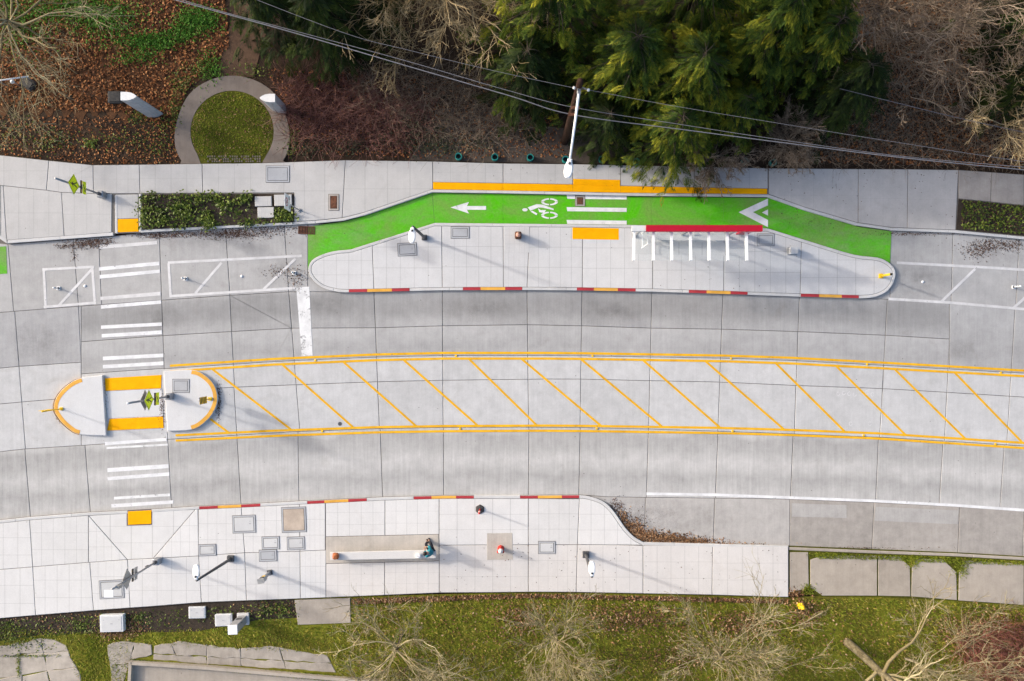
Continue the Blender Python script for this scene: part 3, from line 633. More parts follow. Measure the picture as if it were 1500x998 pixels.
for a, b_, c_, d in ((511, 538, 574, 600), (678, 704, 740, 765), (845, 870, 905, 931), (1009, 1035, 1070, 1095), (1173, 1200, 1233, 1258)):
    for p, q, mk in ((a, b_, 'red_kerb'), (b_, c_, 'yel_kerb'), (c_, d, 'red_kerb')):
        rl = lowline[::-1]; run = sub(rl, p, q); mark(isl, 'kerb_paint', shift(run, -.3) + shift(run, -4.6)[::-1], M[mk], ZW + .006)
I_in = shift(I_all + [I_all[0]], 4.4)[:-1]
for c_ in cells(I_in, [((545, 355.6), (548, 428)), ((647, 329), (648, 426)), ((737, 331), (737.5, 426)), ((776, 331), (772, 424)), ((853.5, 340), (853, 426)), ((956, 340), (956, 428)), ((1061, 340), (1060, 430)), ((1174.5, 340), (1172, 433))]):
    slab(isl, c_, ZW, .03, M['island'])
slab(isl, [(738, 331.6), (776, 332), (776, 370.5), (738, 370.5)], ZW + .005, .03, M['island'], 'bin_pad')
slab(isl, [(838, 333), (907, 334.2), (907, 352), (838, 351)], ZW + .005, .03, M['tactile'], 'tactile_panel')
slab(isl, [(926, 353), (1097, 356), (1097, 375.5), (926, 373)], ZW + .004, .03, M['island'], 'shelter_pad')

# --- median refuge
mr = tag(sheet('median_refuge', [(140, 548), (246, 541), (250, 633), (150, 640)], .0225, M['road_mid']), 'pale concrete refuge crossing between two raised median noses', kind='structure')
slab(mr, [(153, 554), (237, 549), (236, 569.3), (154, 573.2)], .045, .02, M['tactile'], 'tactile_panel'); slab(mr, [(160, 613.5), (239, 610), (240, 627.5), (156, 631.5)], .045, .02, M['tactile'], 'tactile_panel')
mark(mr, 'slab', [(153, 573.5), (237, 569.5), (239, 609.5), (158, 613)], M['island_n'], .04)
ml = smooth_open([(150, 549.8), (119, 553.8), (100, 563), (84, 579.5), (78.4, 598.4), (86.6, 614.7), (100, 628), (116, 636.5), (155.5, 638.5)], 4)[::-1]
mrr = smooth_open([(239.4, 543.8), (281, 542), (300, 549.8), (313.8, 564.6), (318.6, 585), (312.4, 604), (300, 618.7), (281, 629.6), (245, 631.7)], 4)
def nose(name, pl, label):
    o = slab(None, pl, ZW + .01, .18, M['island_n'], name, gap=.0, cham=.03); tag(o, label, kind='structure')
    yl = [p for p in pl if (p[0] < 120 or p[0] > 279)]
    mark(o, 'kerb_paint', shift(yl, .6) + shift(yl, 6.2)[::-1], M['yel_kerb'], ZW + .016)
    # painted kerb face
    a = [W(x, y, .09) for x, y in shift(yl, -.25)]
    mesh_obj('kerb_face_paint', [(p.x, p.y, z) for p in a for z in (.02, ZW - .012)], [(2 * i, 2 * i + 2, 2 * i + 3, 2 * i + 1) for i in range(len(a) - 1)], M['yel_kerb'], o)
    return o
nose('median_nose', ml, 'rounded raised median nose left of the refuge crossing'); nose('median_nose', mrr, 'rounded raised median nose right of the refuge crossing')

# ------------------------------------------------------------------ verges, ring path, ruins
vg = tag(sheet('grass_verge', [(-300, 912), (0, 906), (137, 894.5), (295, 882), (515, 874), (774, 867), (960, 870), (1155, 875), (1200, 873), (1285, 874), (1402, 880), (1560, 891), (1800, 905), (1800, 1200), (-300, 1200)], .03, M['turf']), 'mossy green grass verge below the pavement', kind='structure')
bed('mulch_strip', 'strip of dark soil along the lower pavement edge', [(-60, 911), (0, 906), (137, 894.5), (295, 882.5), (430, 878), (436, 905), (380, 908), (290, 925), (140, 928), (60, 930), (-60, 948)], .05, M['mulch'])
circ = lambda cx, cy, rx, ry, n=48: [(cx + rx * math.cos(2 * PI * i / n), cy + ry * math.sin(2 * PI * i / n)) for i in range(n)]
# ring path
oc = [(cx, cy) for cx, cy in circ(340, 195, 84, 83, 72) if cy < 241]; oc = oc
start = [p for p in circ(340, 195, 84, 83, 96)]
ang = np.linspace(math.radians(147), math.radians(393), 60)
outer = [(340 + 84 * math.cos(t) * (1 + .02 * math.sin(5 * t)), 195 + 84 * math.sin(t)) for t in ang]; inner = [(340 + 61 * math.cos(t), 193 + 60 * math.sin(t)) for t in ang]
outer = [(264, 240)] + [p for p in outer if p[1] < 236] + [(418, 238)]; inner = [(294, 240)] + [p for p in inner if p[1] < 232] + [(384, 238.5)]
rp = tag(MB().prism(wpoly(outer + inner[::-1], .07), -.03, .07).build('ring_path', M['pathc']), 'circular brown concrete path around a mossy lawn disc', kind='structure')
tag(MB().prism(wpoly(inner, .055), -.03, .055).build('lawn_disc', M['moss']), 'round mossy lawn inside the circular path', kind='structure')
sheet('dirt_path', [(318, 112), (330, 60), (348, 0), (400, -30), (410, 10), (385, 60), (372, 113)], -.03, M['dirtpath'])
tag(bpy.data.objects['dirt_path'], 'trodden dirt path leading up from the ring', kind='structure')
sheet('leaf_litter_ground', [(-60, -60), (330, -60), (330, 90), (275, 130), (256, 185)] + [(256 - 6 * k, 172 + 9 * math.sin(k * 1.7) + 6 * math.sin(k * .6) - .15 * k) for k in range(1, 52)] + [(-60, 160)], -.045, M['litter_bed']); tag(bpy.data.objects['leaf_litter_ground'], 'brown leaf covered bank in the upper left', kind='structure')
sheet('gravel_bank', [(600, 235), (640, 160), (740, 160), (800, 185), (930, 200), (930, 241), (737, 238)], -.04, M['gravel']); tag(bpy.data.objects['gravel_bank'], 'gravelly bare bank below the trees', kind='structure')
# ruins bottom left
ru = tag(sheet('cracked_paving', [(-60, 940), (40, 932), (95, 935), (150, 960), (190, 940), (500, 955), (520, 1010), (-60, 1030)], .034, M['turf']), 'cracked old concrete paving overgrown with moss at the lower left', kind='structure')
def ragged(q, amp=1.3, step=9):
    out = []
    for i in range(len(q)):
        (xa, ya), (xb, yb) = q[i], q[(i + 1) % len(q)]; k = max(1, int(math.hypot(xb - xa, yb - ya) / step))
        out += [(xa + (xb - xa) * j / k + random.uniform(-amp, amp), ya + (yb - ya) * j / k + random.uniform(-amp, amp)) for j in range(k)]
    return out
for outl, cuts in (([(-40, 950), (10, 946), (40, 940), (60, 935), (80, 938), (96, 946), (104, 962), (117, 988), (122, 1030), (-40, 1030)], [((-40, 963), (110, 954)), ((26, 930), (36, 1030)), ((58, 930), (80, 1030)), ((0, 995), (120, 976))]),
                   ([(157, 946), (176, 939), (197, 941), (222, 945), (223, 958), (205, 965), (193, 966), (186, 980), (178, 1005), (160, 1020), (164, 990), (160, 968)], [((197, 938), (192, 968)), ((158, 975), (190, 972))]),
                   ([(226, 946), (262, 940), (300, 945), (350, 950), (400, 947), (440, 955), (480, 960), (492, 985), (410, 980), (305, 974), (224, 966)], [((302, 940), (303, 980)), ((351, 940), (353, 985)), ((354, 965), (480, 972)), ((410, 950), (420, 985)), ((250, 938), (262, 975))])):
    for q in cells(outl, cuts): slab(ru, ragged(q), .07, .05, M['ruin'], 'broken_slab', gap=.006, cham=.02, dz=.04)
lw = thing('low_wall', 'low mossy concrete wall bounding the sunken floor at lower left', 'wall', W(300, 985))
def loc(px, py, z, o): return W(px, py, z) - o
wl = W(300, 985)
def wallseg(pl, w):
    pp = lineband(pl, w); mb = MB().prism([tuple((W(x, y, .3) - wl)[:2]) for x, y in (pp if area([tuple(W(x, y)[:2]) for x, y in pp]) > 0 else pp[::-1])], -.05, .3); return mb.build('wall_run', M['walk_old'], lw)
wallseg([(191.5, 972), (300, 979), (500, 996), (560, 1001)], 4.5); wallseg([(190.5, 969.5), (188, 1020)], 4.5)
tag(sheet('sunken_floor', [(193, 974), (300, 981), (560, 1003), (560, 1040), (190, 1040)], .042, M['walk_old']), 'stained concrete floor behind the low wall', kind='structure')

# ------------------------------------------------------------------ utility covers
def cover(label, x0, y0, x1, y1, z, mat='lid', rot=0, name='utility_cover', group=None, rim='lid', handle=True, solid=.05):
    c = W((x0 + x1) / 2, (y0 + y1) / 2, z); w, h = (x1 - x0) / S, (y1 - y0) / S
    t = thing(name, label, 'utility cover', c, math.radians(-rot), group)
    fr = MB()
    for cx, cy, sx, sy in ((0, h / 2 - .035, w, .07), (0, -h / 2 + .035, w, .07), (-w / 2 + .035, 0, .07, h - .14), (w / 2 - .035, 0, .07, h - .14)): fr.box((cx, cy, .0), (sx, sy, .022))
    fr.build('frame', M[rim], t)
    MB().box((0, 0, -.011), (w + .05, h + .05, .012)).build('recess', M['joint'], t)
    MB().box((0, 0, .002), (w - .19, h - .19, .022), bev=.006).build('lid', M[mat], t)
    if handle:
        MB().box((w * .27, h * .02, .0145), (.10, .05, .006)).build('lifting_slot', M['grey'], t); MB().box((w * .27, h * .16, .0145), (.05, .03, .006)).build('lifting_slot', M['grey'], t)
    return t
zc = ZW + .012
cover('large grey utility lid in the upper pavement below the ring path', 390, 243.5, 423.5, 267, zc)
cover('rust brown utility lid in the pavement right of the planting bed', 481.6, 285, 496, 308, zc, 'rust', handle=False, rim='walk_dirty')
cover('tilted grey utility lid on the platform beside the lamp post', 583, 356.5, 610, 374.5, zc, rot=-3)
cover('grey utility lid near the cycle lane arrow, left of the bin', 661, 332.5, 687, 349, zc)
cover('grey utility lid right of the bus shelter', 1109.5, 343, 1134, 360, zc)
cover('small rusty iron lid inside the cycle lane crossing', 843, 287, 856.5, 302, .05, 'rust', handle=False, rim='walk_dirty')
cover('pale worn lid on the right hand median nose', 253, 556, 277, 575, ZW + .02, 'lid', rim='lid', handle=False)
cover('square pale lid near the kerb left of the rusty lid', 341, 755.5, 374, 780.5, zc, 'lid_pale', rot=-2)
cover('large rust stained square lid near the lower kerb', 413, 743.5, 448, 779.5, zc, 'lid_rust', rot=-2, handle=False)
cover('left of two small pale lids under the rusty square lid', 384, 786.5, 409, 804.5, zc, 'lid_pale', rot=-2)
cover('right of two small pale lids under the rusty square lid', 421, 787, 446, 805, zc, 'lid_pale', rot=-2)
cover('small bluish lid straddling the joint below the pair of lids', 380, 806, 405, 822, zc + .004, 'lid', rot=-2)
cover('pale lid at a slab corner right of the kerb ramp', 291, 798, 316, 814, zc + .004, 'lid_pale', rot=-2)
cover('pale lid beneath the solar panel of the lower crossing sign', 146, 850.5, 181, 876.5, zc, 'lid_pale', rot=-3)
cover('small pale lid right of the red hydrant', 789, 793.5, 813, 811, zc + .004, 'lid_pale')

def grate():
    c = W(449, 337.5, .03); t = thing('drain_grate', 'rusty slotted drain grate at the kerb where the green lane starts', 'drain grate', c, math.radians(-2))
    MB().box((0, 0, -.005), (.86, .40, .012)).build('sump', M['black'], t)
    f = MB()
    for y in (-.185, .185): f.box((0, y, .012), (.86, .04, .03))
    for x in (-.41, .41): f.box((x, 0, .012), (.04, .33, .03))
    f.build('frame', M['rust'], t)
    for i in range(9): MB().box((-.33 + i * .0825, 0, .012), (.042, .33, .024)).build('slat', M['rust'], t)
grate()
def vbox(label, x0, y0, x1, y1, h=.16, rot=0):
    c = W((x0 + x1) / 2, (y0 + y1) / 2, .04); w, d = (x1 - x0) / S, (y1 - y0) / S
    t = thing('utility_box', label, 'utility box', c, math.radians(-rot))
    MB().box((0, 0, h / 2), (w, d, h), bev=.015).build('body', M['box'], t)
    MB().box((0, 0, h + .005), (w * .86, d * .84, .018), bev=.005).build('lid', M['lid_pale'], t)
    for sx in (-1, 1):
        MB().box((sx * w * .33, d * .22, h + .016), (.05, .03, .006)).build('bolt', M['grey'], t)
    MB().box((0, 0, h + .016), (.12, .035, .006)).build('lifting_slot', M['grey'], t)
vbox('large pale utility box in the soil below the solar sign', 150.5, 898.5, 184.5, 923, .3, -2)
vbox('middle flat pale utility box in the soil strip', 277.5, 888, 302, 905, .12, -1)
vbox('pale utility box touching the tall white cabinet', 316.5, 898.5, 341, 916, .16, -2)
def cabinet():
    c = W(357, 906, .04); t = thing('utility_cabinet', 'tall narrow white electrical cabinet on a concrete plinth', 'cabinet', c, math.radians(2))
    MB().box((0, 0, .06), (.62, .62, .14), bev=.02).build('plinth', M['kerb'], t)
    MB().box((-.02, -.02, .85), (.42, .42, 1.46), bev=.01).build('body', M['grey'], t)
    MB().box((-.02, -.02, 1.60), (.48, .48, .05), bev=.01).build('roof', M['whitemetal'], t)
    MB().box((.198, -.02, .85), (.012, .34, 1.2)).build('door', M['grey'], t)
    MB().box((.21, .1, .9), (.02, .03, .1)).build('handle', M['darksteel'], t)
    for k in range(5): MB().box((-.02, .195, .5 + k * .06), (.28, .012, .02)).build('vent_slat', M['darksteel'], t)
cabinet()

# ------------------------------------------------------------------ street lamps, signs, posts
def lamp(label, bx, by, h, tx, ty, head_dir, head_len=.72, base=.17):
    o = W(bx, by, ZW); t = thing('lamp_post', label, 'street lamp', o)
    top = W(tx, ty, h) - o; top.z = h - ZW
    MB().box((0, 0, .08), (base * 2, base * 2, .16), bev=.02).build('base_plate', M['darksteel'], t)
    MB().tube([(0, 0, .1), (0, 0, .5), (top.x, top.y, top.z)], [.095, .08, .055], 10).build('pole', M['darksteel'], t, True)
    hx, hy = head_dir
    a = math.atan2(hy, hx)
    MB().tube([(top.x, top.y, top.z - .05), (top.x + hx * .12, top.y + hy * .12, top.z + .03)], .035, 8).build('arm', M['whitemetal'], t, True)
    poly = [(0, -.075), (.10, -.095), (.22, -.15), (.45, -.165), (head_len - .06, -.12), (head_len, -.05), (head_len, .05), (head_len - .06, .12), (.45, .165), (.22, .15), (.10, .095), (0, .075)]
    poly = [(top.x + hx * .06 + x * math.cos(a) - y * math.sin(a), top.y + hy * .06 + x * math.sin(a) + y * math.cos(a)) for x, y in poly]
    hd = MB(); n = len(poly); ins = inset(poly, .03); z = top.z + .02
    vs = [(x, y, z) for x, y in ins] + [(x, y, z + .03) for x, y in poly] + [(x, y, z + .07) for x, y in poly] + [(x, y, z + .10) for x, y in ins]
    fs = [tuple(range(n - 1, -1, -1)), tuple(range(3 * n, 4 * n))] + [(k * n + i, k * n + (i + 1) % n, (k + 1) * n + (i + 1) % n, (k + 1) * n + i) for k in range(3) for i in range(n)]
    hd.add(vs, fs).build('lamp_head', M['whitemetal'], t)
    MB().lathe([(.045, 0), (.05, .03), (.04, .06), (.0, .065)], 12, (top.x + hx * .21, top.y + hy * .21, z + .10)).build('photocell', M['black'], t, True)
    return t
lamp('dark grey lamp post with white head on the lower pavement, left of the kiosk', 338.5, 818, 4.3, 288, 850.5, (.02, 1))
lamp('grey lamp post with white head on the lower pavement near the lay-by', 858, 812, 4.0, 867, 845.5, (-.02, 1))
lamp('dark lamp post with white head on the bus platform by the green lane', 622, 348.5, 4.6, 604.5, 332, (-.05, -1), base=.14)

def figure(mb_add, T, parent):
    """walking person pictogram, unit about 1 tall, T maps (u,v)->3D"""
    def pl(pts): return [T(u, v) for u, v in pts]
    m = MB()
    def poly(pts): m.add(pl(pts), [tuple(range(len(pts)))])
    poly([(.02 + .085 * math.cos(t), .40 + .085 * math.sin(t)) for t in np.linspace(0, 2 * PI, 11)[:-1]])
    poly([(-.08, .28), (.06, .30), (.09, .02), (-.05, .0)])
    poly([(.05, .29), (.24, .12), (.20, .07), (.03, .20)]); poly([(-.06, .28), (-.24, .10), (-.20, .05), (-.04, .18)])
    poly([(.0, .04), (.09, .03), (.28, -.42), (.18, -.44)]); poly([(-.05, .04), (.05, .03), (-.14, -.42), (-.25, -.40)])
    return m.build('pictogram', M['black'], parent)

def crossing_sign(label, bx, by, top_z, face, sign_z, front=True, back=False, back_dx=.12, lean=0):
    """post with diamond warning sign, beacon bar, arrow plaque and solar panel; face=+1 looks towards +x"""
    o = W(bx, by, ZW); t = thing('crossing_sign', label, 'traffic sign', o)
    MB().box((0, 0, .22), (.34, .34, .44), bev=.04).build('pedestal', M['steel'], t)
    MB().tube([(0, 0, .4), (0, 0, top_z - ZW)], .05, 10).build('pole', M['steel'], t, True)
    MB().lathe([(.09, 0), (.09, .12), (.055, .16)], 10, (0, 0, .44)).build('collar', M['darksteel'], t, True)
    def panel(x, z, half, mat, pict, f):
        d = half * math.sqrt(2)
        pts = [(0, -d), (d, 0), (0, d), (-d, 0)]
        vs = [(x + s * .008, y, z + w_) for s in (-1, 1) for y, w_ in pts]
        s_ = MB().add(vs, [(3, 2, 1, 0), (4, 5, 6, 7)] + [(i, (i + 1) % 4, 4 + (i + 1) % 4, 4 + i) for i in range(4)]).build('sign_panel', [M['signback'], M[mat]], t)
        for p in s_.data.polygons:
            if p.normal.x * f > .5: p.material_index = 1
        if pict:
            figure(None, lambda u, v: (x + f * .012, f * u * 1.05 * d, z + v * 1.25 * d), t)
            b_ = MB(); r0, r1 = d * .93, d * .88; T4 = [(0, -1), (1, 0), (0, 1), (-1, 0)]
            for i in range(4):
                (ya, za), (yb, zb) = T4[i], T4[(i + 1) % 4]
                b_.add([(x + f * .011, ya * r0, z + za * r0), (x + f * .011, yb * r0, z + zb * r0), (x + f * .011, yb * r1, z + zb * r1), (x + f * .011, ya * r1, z + za * r1)], [(0, 1, 2, 3)])
            b_.build('sign_border', M['black'], t)
    x = face * .07
    panel(x, sign_z, .36, 'lime', True, face)
    if back: panel(-x - face * .04, sign_z + .02, .36, 'lime', True, -face)
    bz = sign_z - .64
    MB().box((face * .09, 0, bz), (.07, .62, .10), bev=.01).build('beacon_bar', M['black'], t)
    for sy in (-1, 1): MB().box((face * .128, sy * .2, bz), (.012, .16, .06)).build('beacon_lamp', M['yel'], t)
    ap = MB().box((face * .08, 0, bz - .30), (.014, .62, .32)).build('arrow_plaque', [M['signback'], M['lime']], t)
    for p in ap.data.polygons:
        if p.normal.x * face > .5: p.material_index = 1
    a = MB(); z = bz - .30; xx = face * .09; f = face
    a.add([(xx, f * .18, z + .10), (xx, f * .13, z + .13), (xx, f * -.10, z - .03), (xx, f * -.05, z - .07)], [(0, 1, 2, 3)]).add([(xx, f * -.20, z - .12), (xx, f * -.04, z - .11), (xx, f * -.16, z + .03)], [(0, 1, 2)])
    a.build('arrow', M['black'], t)
    return t, o
t, o = crossing_sign('lime pedestrian crossing sign on a post at the upper left pavement', 152, 286.5, 4.6, 1, 3.0)
t, o = crossing_sign('lime pedestrian crossing sign standing on the median refuge', 251, 580.5, 4.9, 1, 2.75, back=True)
MB().lathe([(.06, 0), (.06, .05), (.02, .08)], 10, (0, 0, 4.72)).build('post_cap', M['whitemetal'], t, True)
t, o = crossing_sign('crossing sign seen from its bare back, white solar panel on top', 233, 820.5, 5.1, -1, 3.35)
sp = MB(); R = Matrix.Rotation(math.radians(0), 3, 'Y')
sp.box((-.12, -.18, 4.98), (.42, .34, .03)); sp.build('solar_panel', M['whitemetal'], t)
MB().box((.02, -.05, 4.35), (.22, .16, .4), bev=.02).build('battery_box', M['signback'], t)
MB().box((-.05, 0, 1.25), (.12, .12, .22), bev=.01).build('push_button', M['darksteel'], t)

def kiosk():
    o = W(395.5, 838.5, ZW); t = thing('ticket_kiosk', 'grey ticket reader kiosk on a short post beside the lamp post', 'kiosk', o, math.radians(10))
    MB().box((0, 0, .03), (.26, .26, .06), bev=.01).build('base_plate', M['darksteel'], t)
    MB().box((0, 0, .5), (.12, .16, .95), bev=.01).build('post', M['steel'], t)
    MB().box((0, 0, 1.22), (.28, .22, .62), bev=.02).build('housing', M['grey'], t)
    MB().box((0, 0, 1.545), (.34, .26, .03), bev=.005).build('hood', M['signback'], t)
    MB().box((.02, .115, 1.32), (.2, .012, .2)).build('screen', M['black'], t)
    MB().box((.02, .118, 1.06), (.16, .016, .12)).build('card_reader', M['yel'], t)
kiosk()

def planter_sign():
    o = W(439, 308.5, ZW); t = thing('regulatory_sign', 'white sign with a red prohibition ring leaning over the planting bed', 'traffic sign', o)
    MB().lathe([(.10, 0), (.10, .03), (.05, .05)], 12).build('base', M['steel'], t, True)
    MB().tube([(0, 0, 0), (0, 0, 2.9)], .032, 8).build('pole', M['steel'], t, True)
    z0, z1, hw = 1.95, 2.95, .38
    P = MB().box((.05, 0, (z0 + z1) / 2), (.014, hw * 2, z1 - z0), bev=0).build('sign_panel', M['whitemetal'], t)
    cz = 2.62; r_ = MB(); n = 24
    for i in range(n):
        a, b_ = 2 * PI * i / n, 2 * PI * (i + 1) / n
        r_.add([(.060, .22 * math.cos(a), cz + .22 * math.sin(a)), (.060, .22 * math.cos(b_), cz + .22 * math.sin(b_)), (.060, .165 * math.cos(b_), cz + .165 * math.sin(b_)), (.060, .165 * math.cos(a), cz + .165 * math.sin(a))], [(0, 1, 2, 3)])
    d = .14; r_.add([(.0605, -d - .02, cz + d - .02), (.0605, -d + .02, cz + d + .02), (.0605, d + .02, cz - d + .02), (.0605, d - .02, cz - d - .02)], [(0, 1, 2, 3)])
    r_.build('red_ring', M['red'], t)
    MB().add([(.059, -.04, cz - .13), (.059, .02, cz - .13), (.059, .02, cz + .05), (.059, -.04, cz + .05)], [(0, 1, 2, 3)]).add([(.059, -.02, cz + .05), (.059, -.02, cz - .0), (.059, .13, cz + .02)], [(0, 1, 2)]).build('turn_arrow', M['black'], t)
    MB().add([(.059, .16, 2.12), (.059, .30, 2.12), (.059, .30, 2.26), (.059, .16, 2.26)], [(0, 1, 2, 3)]).build('plate_print', M['black'], t); MB().add([(.059, -.28, 2.10), (.059, -.10, 2.10), (.059, -.10, 2.20), (.059, -.28, 2.20)], [(0, 1, 2, 3)]).build('plate_print', M['black'], t)
planter_sign()

def hydrant(label, px, py, z, body, cap, s=1.0, name='fire_hydrant'):
    t = thing(name, label, 'fire hydrant', W(px, py, z)); k = s
    MB().lathe([(.17 * k, 0), (.17 * k, .03 * k), (.11 * k, .05 * k), (.105 * k, .42 * k), (.15 * k, .43 * k), (.15 * k, .48 * k), (.125 * k, .50 * k)], 16).build('barrel', M[body], t, True)
    MB().lathe([(.125 * k, .50 * k), (.12 * k, .58 * k), (.08 * k, .66 * k), (.035 * k, .69 * k), (.035 * k, .75 * k), (.0, .755 * k)], 16).build('bonnet', M[cap], t, True)
    for a in (90, 210, 330):
        c, s_ = math.cos(math.radians(a)), math.sin(math.radians(a))
        MB().tube([(c * .09 * k, s_ * .09 * k, .42 * k), (c * .2 * k, s_ * .2 * k, .42 * k)], [.06 * k, .06 * k], 10).build('outlet', M[body], t, True)
    for i in range(8):
        a = i * PI / 4; MB().box((math.cos(a) * .15 * k, math.sin(a) * .15 * k, .49 * k), (.025 * k, .025 * k, .03 * k)).build('bolt', M['darksteel'], t)
hydrant('red fire hydrant with white bonnet on a square concrete pad', 733.5, 803.5, ZW + .006, 'hydred', 'hydwhite')
hydrant('yellow fire hydrant standing in the grass below the old pavement', 1170.5, 885.5, .03, 'yel', 'yel', .95)

def delineator_red():
    t = thing('delineator_post', 'red flexible post on a black hexagonal rubber base', 'delineator', W(703, 746, ZW))
    MB().lathe([(.25, 0), (.25, .03), (.20, .06), (.08, .08)], 6).build('base', M['rubber'], t)
    MB().tube([(0, 0, .06), (0, 0, .98)], .045, 10).build('tube', M['hydred'], t, True)
    for z in (.62, .82): MB().tube([(0, 0, z), (0, 0, z + .09)], .047, 10).build('reflective_band', M['hydwhite'], t, True)
    MB().lathe([(.05, 0), (.05, .04), (.02, .06)], 10, (0, 0, .98)).build('cap', M['hydred'], t, True)
delineator_red()
def bollard_bin():
    t = thing('bollard', 'rusty square bollard with a rounded top on the platform pad', 'bollard', W(759, 346, ZW + .006))
    MB().box((0, 0, .28), (.34, .34, .56), bev=.05).build('shell', M['rust'], t)
    MB().lathe([(.13, 0), (.12, .06), (.08, .10), (0, .115)], 14, (0, .0, .555)).build('dome', M['leaf_pink_plain'] if 'leaf_pink_plain' in M else M['hydwhite'], t, True)
    MB().lathe([(.028, 0), (.028, .03), (0, .032)], 10, (.03, .06, .63)).build('knob', M['black'], t, True)
M['leaf_pink_plain'] = plain('rusty_pink_paint', (.52, .27, .20), .6, 0, .25, 10)
bollard_bin()
def stubpost(label, px, py, h=.5):
    t = thing('lane_post', label, 'delineator', W(px, py, Z0 + .006))
    MB().box((0, 0, .02), (.19, .19, .04), bev=.01).build('base', M['whitemetal'], t)
    MB().lathe([(.07, .04), (.06, .07), (.05, .09)], 8).build('socket', M['rubber'], t)
    MB().tube([(0, 0, .08), (0, 0, h)], .042, 8).build('tube', M['whitemetal'], t, True)
    MB().tube([(0, 0, h - .16), (0, 0, h - .08)], .044, 8).build('reflective_band', M['grey'], t, True)
stubpost('white lane post in the small hatched box left of the crosswalk', 86, 422.5)
stubpost('white lane post at the left end of the long hatched bay', 272, 408.5)
stubpost('white lane post at the worn right end of the long hatched bay', 431, 400)
stubpost('white lane post leaning to the right in the right edge bay', 1484.5, 420.5, .62)
def dome(label, px, py):
    t = thing('lane_button', label, 'road stud', W(px, py, Z0 + .004))
    MB().lathe([(.075, 0), (.07, .02), (.045, .04), (0, .048)], 12).build('button', M['whitemetal'], t, True)
    MB().lathe([(.085, 0), (.085, .006), (.07, .008)], 12).build('rim', M['grey'], t)
dome('white road button in the small hatched box left of the crosswalk', 124.5, 419); dome('white road button in the middle of the long hatched bay', 354, 405); dome('white road button just right of the platform tip', 1351.5, 413)
mk0 = None
upper_m = [(462, 528), (668, 521.5), (868, 521.5), (1071, 525.5), (1270, 534), (1466, 546)]; lower_m = [(472, 632), (674, 628), (874, 628), (1073, 631.5), (1265, 638), (1458, 650.5)]
ordn = ['leftmost', 'second from left', 'third from left', 'third from right', 'second from right', 'rightmost']
for nm, lst in (('upper', upper_m), ('lower', lower_m)):
    for i, (x, y) in enumerate(lst):
        t = thing('road_stud', f'small yellow road stud, {ordn[i]} on the {nm} yellow double line', 'road stud', W(x, y, .026), 0, 'studs along the yellow lines')
        MB().box((0, 0, .012), (.11, .10, .024), bev=.008).build('housing', M['yel'], t); MB().box((.05, 0, .014), (.02, .08, .014)).build('reflector', M['darksteel'], t)
mh = thing('survey_lid', 'small dark round lid on the hatched median slabs', 'utility cover', W(498, 621, Z0 + .002)); MB().lathe([(.10, 0), (.10, .006)], 14).build('lid', M['darksteel'], mh); MB().lathe([(.12, 0), (.12, .004)], 14).build('rim', M['grey'], mh)

def yellow_post(label, px, py, h, z=ZW):
    t = thing('delineator_post', label, 'delineator', W(px, py, z))
    MB().box((0, 0, .03), (.24, .24, .06), bev=.02).build('base', M['yel'], t)
    MB().tube([(0, 0, .05), (0, 0, h)], .06, 10).build('tube', M['yel'], t, True)
    MB().lathe([(.065, 0), (.065, .05), (.03, .07)], 10, (0, 0, h)).build('cap', M['black'], t, True)
    MB().box((.02, .0, .10), (.07, .07, .05)).build('anchor_bolt', M['darksteel'], t)
yellow_post('yellow flexible post at the right tip of the bus platform', 1290, 404.5, 1.15)
t = thing('object_marker', 'yellow edge on marker post at the left tip of the median', 'traffic sign', W(90, 599, ZW + .01))
MB().box((0, 0, .03), (.2, .16, .06), bev=.02).build('base', M['yel'], t); MB().tube([(0, 0, .05), (0, 0, 1.75)], .03, 8).build('pole', M['yel'], t, True)
MB().box((-.02, .045, 1.3), (.30, .02, .9)).build('panel', M['yel'], t)
t = thing('object_marker', 'black and yellow striped marker at the right tip of the median', 'traffic sign', W(308, 584.5, ZW + .01))
MB().box((0, 0, .03), (.22, .18, .06), bev=.02).build('base', M['yel'], t); MB().tube([(0, 0, .05), (0, 0, 1.5)], .03, 8).build('pole', M['steel'], t, True)
MB().box((.045, 0, 1.05), (.016, .36, .95)).build('panel', M['yel'], t)
st = MB()
for k in range(5):
    z = .66 + k * .19; st.add([(.0545, -.18, z), (.0545, .18, z + .1), (.0545, .18, z + .19), (.0545, -.18, z + .09)], [(0, 1, 2, 3)])
st.build('stripes', M['black'], t)
def waste():
    t = thing('waste_box', 'small pale grey box on the platform right of the shelter', 'box', W(1160, 368, ZW + .004))
    MB().box((0, 0, .02), (.5, .42, .04), bev=.01).build('plate', M['steel'], t); MB().box((0, 0, .2), (.38, .34, .34), bev=.03).build('body', M['box'], t)
    MB().box((0, 0, .385), (.40, .36, .03), bev=.01).build('lid', M['lid_pale'], t)
waste()
